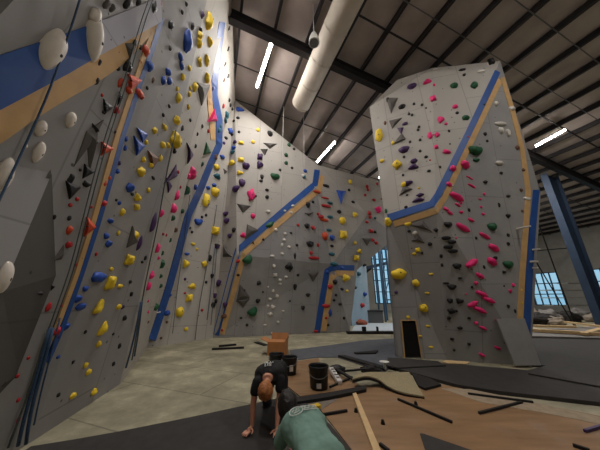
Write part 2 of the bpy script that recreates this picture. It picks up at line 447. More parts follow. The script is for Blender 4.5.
# roof deck: liner sagging between the purlins
SP = 1.38; rb = bmesh.new(); rows = []
es = []
e = E0
k0 = math.floor((E0 - 5.4) / SP)
k = k0
while 5.4 + SP * k < E1 + SP:
    for j in range(4): es.append((5.4 + SP * (k + j / 4), j))
    k += 1
for ev, j in es:
    sag = [.0, -.05, -.07, -.05][j]
    rows.append([rb.verts.new(EN(ev, n_, rz(ev) + .02 + sag)) for n_ in (N0 - .2, 0, 12, N1 + .2)])
for a, b_ in zip(rows, rows[1:]):
    for q in range(3): rb.faces.new((a[q], a[q + 1], b_[q + 1], b_[q]))
mb = MB(); mb.bm.free(); mb.bm = rb
ce = mb.build('ceiling', MAT['roof'], origin=Vector((0, 0, 10)), smooth=True)
so = ce.modifiers.new('t', 'SOLIDIFY'); so.thickness = .12; so.offset = 1 
ce['kind'] = 'structure'
bpy.context.view_layer.update()
k = k0 + 1; cnt = 0
proto = None
while 5.4 + SP * k < E1 - .2:
    ev = 5.4 + SP * k
    o = MB().beam(EN(ev, N0, rz(ev) - .14), EN(ev, N1, rz(ev) - .14), .10, .24).build('trim_%d' % (cnt + 1), MAT['steel'])
    struct(o); k += 1; cnt += 1
# straps and rods running across the purlins
for n_, r_, m_ in ((-.6, .018, 'metal'), (.8, .018, 'metal'), (2.25, .02, 'metal'), (3.67, .02, 'metal'), (4.65, .04, 'steel'), (8.5, .03, 'steel'), (10.6, .03, 'steel'), (13.5, .03, 'steel')):
    cnt += 1
    struct(MB().tube([EN(E0, n_, rz(E0) - .30), EN(E1, n_, rz(E1) - .30)], r_, 6).build('trim_%d' % cnt, MAT[m_]))
# main frames: rafters with columns
for n_ in (6.5, 15.5, -1.6):
    cnt += 1; mb = MB()
    for dz, ww, hh in ((-.28, .26, .03), (-.78, .26, .03), (-.53, .03, .5)):
        mb.beam(EN(E0, n_, rz(E0) + dz), EN(E1, n_, rz(E1) + dz), ww, hh)
    struct(mb.build('trim_%d' % cnt, MAT['steel']))
# walls
def gwall(name, a, b, z0, za, zb, holes, mat, inward, th=.25):
    """wall from a to b (floor points); holes = list of (s0, s1, z0, z1) along the wall"""
    d = (b - a); Lw = d.length; d = d / Lw
    ss = sorted({0, Lw, *[h[0] for h in holes], *[h[1] for h in holes]}); mb = MB()
    def top(s): return za + (zb - za) * s / Lw
    for s0_, s1_ in zip(ss, ss[1:]):
        mid = (s0_ + s1_) / 2
        hz = sorted([(h[2], h[3]) for h in holes if h[0] <= mid <= h[1]])
        z = 0; segs = []
        for q0, q1 in hz: segs.append((z, q0)); z = q1
        segs.append((z, None))
        for q0, q1 in segs:
            t0 = top(s0_) if q1 is None else q1; t1 = top(s1_) if q1 is None else q1
            if t0 - q0 < .01: continue
            mb.prism([a + d * s0_ + Vector((0, 0, q0)), a + d * s1_ + Vector((0, 0, q0)), a + d * s1_ + Vector((0, 0, t1)), a + d * s0_ + Vector((0, 0, t0))], th, -inward)
    return struct(mb.build(name, mat))
a_ = EN(E1, N0); bb = EN(E1, N1)
def s_of(px, py): return PE(px, py, E1).dot(N) - N0
s_a, s_b = s_of(562, 290), s_of(532, 290)
s_c, s_d = s_of(608, 290), s_of(592, 290)
wr = [(s_a, s_b, .8, 4.2), (s_c - 3, s_d, .8, 4.2)]
print('right windows', wr)
wr = [(min(x[0], x[1]), max(x[0], x[1]), x[2], x[3]) for x in wr]
gwall('wall_right', a_, bb, 0, rz(E1) - .02, rz(E1) - .02, wr, MAT['shell'], -E)
def e_of(px, py): return PN(px, py, N1).dot(E) - E0
wl, wr_ = e_of(352, 290), e_of(398, 290)
print('far window', wl, wr_)
wf = [(wl + 3.2, wr_ + 1.5, .9, 7.6)]
gwall('wall_far', EN(E0, N1), EN(E1, N1), 0, rz(E0), rz(E1), wf, MAT['shell'], -N)
gwall('wall_near', EN(E0, N0), EN(E1, N0), 0, rz(E0), rz(E1), [], MAT['shell'], N)
gwall('wall_side', EN(E0, N0), EN(E0, N1), 0, rz(E0), rz(E0), [], MAT['shell'], E)
def window(idx, a, d, s0_, s1_, z0, z1, nx, nz, inward):
    wn = thing('window_%d' % idx, a + d * ((s0_ + s1_) / 2) + Vector((0, 0, z0)), None, None); del_ = wn; wn['kind'] = 'structure'
    mb = MB()
    for i in range(nx + 1):
        p = a + d * (s0_ + (s1_ - s0_) * i / nx); mb.beam(p + Vector((0, 0, z0)), p + Vector((0, 0, z1)), .09, .12, up=inward)
    for j in range(nz + 1):
        z = z0 + (z1 - z0) * j / nz; mb.beam(a + d * s0_ + Vector((0, 0, z)), a + d * s1_ + Vector((0, 0, z)), .12, .09)
    mb.build('window_frame', MAT['steel_blue'], wn)
    mb = MB(); mb.prism([a + d * s0_ + Vector((0, 0, z0)), a + d * s1_ + Vector((0, 0, z0)), a + d * s1_ + Vector((0, 0, z1)), a + d * s0_ + Vector((0, 0, z1))], .02, -inward)
    mb.build('pane', MAT['glass'], wn)
for i, x in enumerate(wr): window(i + 1, a_, N, *x, 4, 3, -E)
window(3, EN(E0, N1), E, *wf[0], 9, 5, -N)

# steel columns on the right
def column(px, py, ep, label, wtop=.9, wbot=.45):
    top = PE(px, py, ep); e_, n_ = top.dot(E), top.dot(N); base = EN(e_, n_)
    h = rz(e_) - .7
    mb = MB()
    # tapered I column: web + two flanges
    for side in (-1, 1):
        x0 = side * wbot / 2; x1 = side * wtop / 2
        mb.beam(base + E * x0, base + E * x1 + Vector((0, 0, h)), .35, .04, up=E)
    a1, a2, a3, a4 = base - E * wbot / 2, base + E * wbot / 2, base + E * wtop / 2 + Vector((0, 0, h)), base - E * wtop / 2 + Vector((0, 0, h))
    mb.prism([a1 + N * .01, a2 + N * .01, a3 + N * .01, a4 + N * .01], .02, -N)
    t = thing('steel_column', base, label, 'column')
    mb.build('shaft', MAT['steel_blue'], t)
    MB().box(base + Vector((0, 0, .02)), (.7, .7, .04)).build('base_plate', MAT['steel_blue'], t)
    return t
# ================================================================= camera, lamps, sky
cam = bpy.data.objects.new('camera', bpy.data.cameras.new('camera')); COL.objects.link(cam)
cam.location = CAM; cam.rotation_euler = (math.radians(90) + TH, 0, 0)
cam.data.sensor_width = 36; cam.data.lens = 36 * F / 600; cam.data.clip_start = .05; cam.data.clip_end = 300
scene.camera = cam
wd = bpy.data.worlds.new('sky'); scene.world = wd; wd.use_nodes = True
nt = wd.node_tree; bg = nt.nodes['Background']
sk = nt.nodes.new('ShaderNodeTexSky'); sk.sky_type = 'NISHITA'; sk.sun_disc = False; sk.sun_elevation = math.radians(35); sk.sun_rotation = math.radians(200)
sk.air_density = 2.0
hs = nt.nodes.new('ShaderNodeMixRGB'); hs.blend_type = 'MULTIPLY'; hs.inputs['Fac'].default_value = 1; hs.inputs['Color2'].default_value = (.74, .82, 1.25, 1)
nt.links.new(sk.outputs[0], hs.inputs['Color1']); gm = nt.nodes.new('ShaderNodeMixRGB'); gm.inputs['Fac'].default_value = .85; gm.inputs['Color2'].default_value = (1.6, 3.3, 4.6, 1)
nt.links.new(hs.outputs[0], gm.inputs['Color1']); nt.links.new(gm.outputs[0], bg.inputs['Color']); bg.inputs['Strength'].default_value = .2
vs = scene.view_settings
vs.view_transform = 'Standard'; vs.look = 'None'; vs.exposure = 0.0; vs.gamma = 1; vs.use_curve_mapping = False
scene.cycles.use_denoising = True
scene.cycles.max_bounces = 6; scene.cycles.diffuse_bounces = 3

def tube_lamp(a, b, label, power, group='tube lamps under the roof', vis=True):
    a, b = Vector(a), Vector(b); c = (a + b) / 2; d = (b - a); L_ = d.length
    t = thing('tube_light', c, label, 'light', group)
    MB().beam(a + Vector((0, 0, .07)), b + Vector((0, 0, .07)), .16, .06).build('housing', MAT['white_metal'], t)
    MB().tube([a, b], .05, 10).build('tube', MAT['tube'], t, smooth=True)
    for f in (.15, .85):
        p = a + d * f; MB().tube([p + Vector((0, 0, .09)), Vector((p.x, p.y, roofz(p) - .05))], .006, 5).build('hanger', MAT['steel'], t)
    li = bpy.data.lights.new('tube_glow', 'AREA'); li.shape = 'RECTANGLE'; li.size = .16; li.size_y = L_; li.energy = power
    li.color = (1.0, .96, .92)
    lo = bpy.data.objects.new('tube_glow', li); COL.objects.link(lo)
    y = d.normalized(); z = Vector((0, 0, 1)); z = (z - y * z.dot(y)).normalized(); x = y.cross(z)
    lo.matrix_world = Matrix.Translation(c - Vector((0, 0, .08))) @ Matrix((x, y, z)).transposed().to_4x4()
    return t
PW = 230
tube_lamp(PR(272, 42, .7), PR(257, 87, .7), 'glowing tube lamp at upper left, nearest to the round duct end', PW)
tube_lamp(PR(335, 142, .7), PR(317, 162, .7), 'glowing tube lamp just above the top of the blue stripe on the back wall', PW)
tube_lamp(PR(565, 130, .7), PR(536, 146, .7), 'glowing tube lamp right of the tower edge', PW)
tube_lamp(PR(383, 174, .7), PR(379, 178, .7), 'small distant tube lamp glowing just left of the tower', PW)
# unseen lamps added over and behind the camera for general light
for e_, n_ in ((-.5, .8), (7.0, -3.0)):
    z = rz(e_) - .8
    tube_lamp(EN(e_, n_, z), EN(e_, n_ + 2.2, z), 'unseen tube lamp added above and behind the camera for general light', PW)
for (x0, y0), (x1, y1) in (((478, 170), (460, 183)), ((510, 205), (492, 212))):  # extra lamps hidden by the tower, added to brighten the far hall
    tube_lamp(PR(x0, y0, .8), PR(x1, y1, .8), 'unseen tube lamp added beyond the tower to light the far hall', PW * 1.3)
# ducts
def duct(px_end, px_top, rad, label, drop, ext=1.0):
    a = PR(*px_end, drop); b = PR(*px_top, drop)
    d = -N; b = a - N * ((a - b).dot(N)) * ext
    t = thing('air_duct', a, label, 'duct')
    MB().tube([a, b], rad, 28).build('duct_sleeve', MAT['duct'], t, smooth=False)
    for p in t.children:
        for f in p.data.polygons: f.use_smooth = len(f.vertices) == 4
    L_ = (b - a).length; n = int(L_ / 1.2)
    dd = (b - a).normalized()
    for i in range(n + 1):
        p = a + dd * (.05 + i * 1.2); MB().tube([p, p + dd * .03], rad + .012, 28).build('duct_ring', MAT['duct'], t)
    for i in range(1, n, 2):
        p = a + dd * (.05 + i * 1.2); MB().tube([p + Vector((0, 0, rad)), Vector((p.x, p.y, roofz(p) - .02))], .008, 5).build('hanger', MAT['steel'], t)
duct((301, 104), (365, -40), .46, 'long round cream air duct running under the roof', 1.1, 1.6)
# pendant speaker
p = PR(314, 40, 1.9)
t = thing('pendant_speaker', p, 'white cup-shaped pendant speaker hanging from a cable beside the round duct', 'speaker')
mb = MB(); mb.tube([p + Vector((0, 0, .30)), p + Vector((0, 0, .27)), p + Vector((0, 0, .05)), p + Vector((0, 0, -.15))], .10, 20)
bmv = mb.bm.verts
for v in bmv:
    h = (v.co.z - p.z + .15) / .45; s = 1.9 - 1.0 * max(0, h) ** 2.2
    v.co.x = p.x + (v.co.x - p.x) * s; v.co.y = p.y + (v.co.y - p.y) * s
mb.build('housing', MAT['white_metal'], t, smooth=False, bevel=.01)
MB().tube([p + Vector((0, 0, -.152)), p + Vector((0, 0, -.17))], .155, 20).build('grille', MAT['metal'], t)
MB().tube([p + Vector((0, 0, .3)), Vector((p.x, p.y, roofz(p) - .02))], .012, 6).build('cable', MAT['white_metal'], t)
column(562, 210, 20.5, 'blue-grey tapered steel building column at right, beyond the tower', 1.35, .95)
# ================================================================= climbing holds
HC = {'W': (222, 212, 200, 'white'), 'K': (24, 23, 25, 'black'), 'O': (206, 72, 36, 'orange'), 'R': (186, 38, 44, 'red'),
      'P': (236, 40, 120, 'pink'), 'Y': (240, 204, 48, 'yellow'), 'B': (38, 78, 168, 'blue'), 'U': (64, 34, 84, 'purple'),
      'G': (26, 84, 52, 'green'), 'V': (86, 80, 76, 'grey'), 'N': (108, 74, 56, 'brown'), 'L': (214, 208, 200, 'white'), 'T': (34, 96, 110, 'teal')}
HM = {k: M('hold_' + v[3] + k, v[:3], .55 if k not in 'V' else .8, .06, 5, bump=.05) for k, v in HC.items()}
HM['V'] = M('volume_grey', (92, 87, 83), .8, .08, 3)
HM['bolt'] = M('bolt_hole', (30, 28, 28), .6, .05)

def ico(sub): 
    bm = bmesh.new(); bmesh.ops.create_icosphere(bm, subdivisions=sub, radius=.5); return bm
def flat(bm, cut=-.02):
    for v in bm.verts:
        if v.co.z < cut: v.co.z = cut
def mesh_of(bm, name, smooth=True):
    bmesh.ops.remove_doubles(bm, verts=bm.verts, dist=1e-5)
    bmesh.ops.recalc_face_normals(bm, faces=bm.faces)
    # normalise to a unit footprint
    xs = [v.co.x for v in bm.verts]; ys = [v.co.y for v in bm.verts]; zs = [v.co.z for v in bm.verts]
    cx, cy = (max(xs) + min(xs)) / 2, (max(ys) + min(ys)) / 2; sx, sy = max(xs) - min(xs), max(ys) - min(ys); z1 = max(zs)
    for v in bm.verts: v.co = Vector(((v.co.x - cx) / sx, (v.co.y - cy) / sy, v.co.z / z1))
    me = bpy.data.meshes.new(name); bm.to_mesh(me); bm.free()
    for p in me.polygons: p.use_smooth = smooth
    return me
def blob(seed, amp=.16, f=1.6, sub=3, lump=0):
    bm = ico(sub); o = Vector((seed * 3.7, seed * 1.3, seed * 7.1))
    for v in bm.verts:
        d = v.co.normalized(); r = 1 + amp * noise.noise(d * f + o) * 1.6
        if lump:
            a = math.atan2(d.y, d.x); r *= 1 + .22 * math.cos(lump * a + seed) * (1 - abs(d.z))
        v.co = v.co * r
    flat(bm); return mesh_of(bm, 'blob')
def scoop(seed):      # tear-drop, broad lip on top
    bm = ico(3); o = Vector((seed, 2, 5))
    for v in bm.verts:
        y = v.co.y + .5; w = .35 + .75 * min(1, y) ** .8; v.co.x *= w * (1 + .25 * math.cos(3 * math.atan2(v.co.y, v.co.x) + math.pi / 2 * 1))
        v.co.z *= .4 + .8 * y; v.co.z = v.co.z * (1 - .35 * abs(v.co.x))
        v.co += v.co.normalized() * .05 * noise.noise(v.co * 3 + o)
        if y > .8: v.co.z += .1 * (y - .8)
    flat(bm); return mesh_of(bm, 'scoop')
def jug(seed):        # curved bar with an undercut lip
    bm = ico(3)
    for v in bm.verts:
        x = v.co.x; v.co.y = v.co.y * .55 + .55 * (x * x) - .1
        v.co.z *= .8 + .3 * math.cos(x * 6.0 + seed) * .6
        if v.co.y > .1 and v.co.z > .1: v.co.y += .05
        v.co += v.co.normalized() * .05 * noise.noise(v.co * 4 + Vector((seed, 0, 0)))
    flat(bm); return mesh_of(bm, 'jug')
def pyramid(seed, k=3):
    bm = bmesh.new(); r = random.Random(seed)
    pts = {0: [(-.5, .5), (.5, .32), (-.05, -.5)], 1: [(-.5, .3), (.5, .5), (.12, -.5)], 2: [(0, .5), (.5, -.35), (-.5, -.5)], 3: [(-.5, -.1), (.1, .5), (.5, -.5)]}[seed % 4]
    base = [bm.verts.new((x, y, -.02)) for x, y in pts]
    c = (sum(p[0] for p in pts) / 3 + .06, sum(p[1] for p in pts) / 3 + .05)
    mid = [bm.verts.new((p[0] * .97 + c[0] * .03, p[1] * .97 + c[1] * .03, .06)) for p in pts]
    top = [bm.verts.new((p[0] * .14 + c[0] * .86, p[1] * .14 + c[1] * .86, .5)) for p in pts]
    for A, B in ((base, mid), (mid, top)):
        for i in range(3): bm.faces.new((A[i], A[(i + 1) % 3], B[(i + 1) % 3], B[i]))
    bm.faces.new(top); bm.faces.new(base[::-1])
    return mesh_of(bm, 'pyramid', False)
def bar(seed):
    bm = ico(3)
    for v in bm.verts:
        v.co.y = (abs(v.co.y) ** .7) * (1 if v.co.y > 0 else -1); v.co.z = (abs(v.co.z) ** .7) * (1 if v.co.z > 0 else -1)
        v.co.z *= 1 + .5 * v.co.x * (seed % 2)
    flat(bm); return mesh_of(bm, 'bar')
def peg(seed):
    bm = bmesh.new(); bmesh.ops.create_cone(bm, cap_ends=True, segments=14, radius1=.5, radius2=.28, depth=1)
    for v in bm.verts: v.co.z += .5
    return mesh_of(bm, 'peg', False)
PROTO = {'w': [blob(21, .05, 1.0), blob(22, .06, 1.1), blob(23, .05, 1.2)], 'b': [blob(s) for s in range(4)], 'l': [blob(s, .14, 2.2, 3, 3 + s % 2) for s in range(4)], 's': [scoop(s) for s in range(3)],
         'j': [jug(s) for s in range(3)], 't': [pyramid(s) for s in range(4)], 'e': [bar(s) for s in range(2)], 'p': [peg(0)], 'd': [blob(s + 9, .1, 1.5, 2) for s in range(2)]}
SHAPE = {'w': ['egg-shaped', 'smooth domed', 'smooth round'], 'b': ['rounded', 'lumpy', 'boulder-like', 'smooth'], 'l': ['lobed', 'knobbly', 'clover-like', 'three-lobed'], 's': ['teardrop', 'scooped', 'shield-like'], 'j': ['curved', 'hooked', 'crescent'],
         't': ['pyramid', 'wedge', 'triangular', 'pointed'], 'e': ['bar-like', 'slim'], 'p': ['peg-like'], 'd': ['round', 'dot-like']}
HGT = {'w': .5, 'b': .5, 'l': .5, 's': .5, 'j': .5, 't': .38, 'e': .55, 'p': 1.0, 'd': .45}
MC = {}
def mesh_col(kind, var, c):
    k = (kind, var, c)
    if k not in MC:
        me = PROTO[kind][var].copy(); me.materials.clear(); me.materials.append(HM[c]); me.name = 'hold_mesh'; MC[k] = me
    return MC[k]

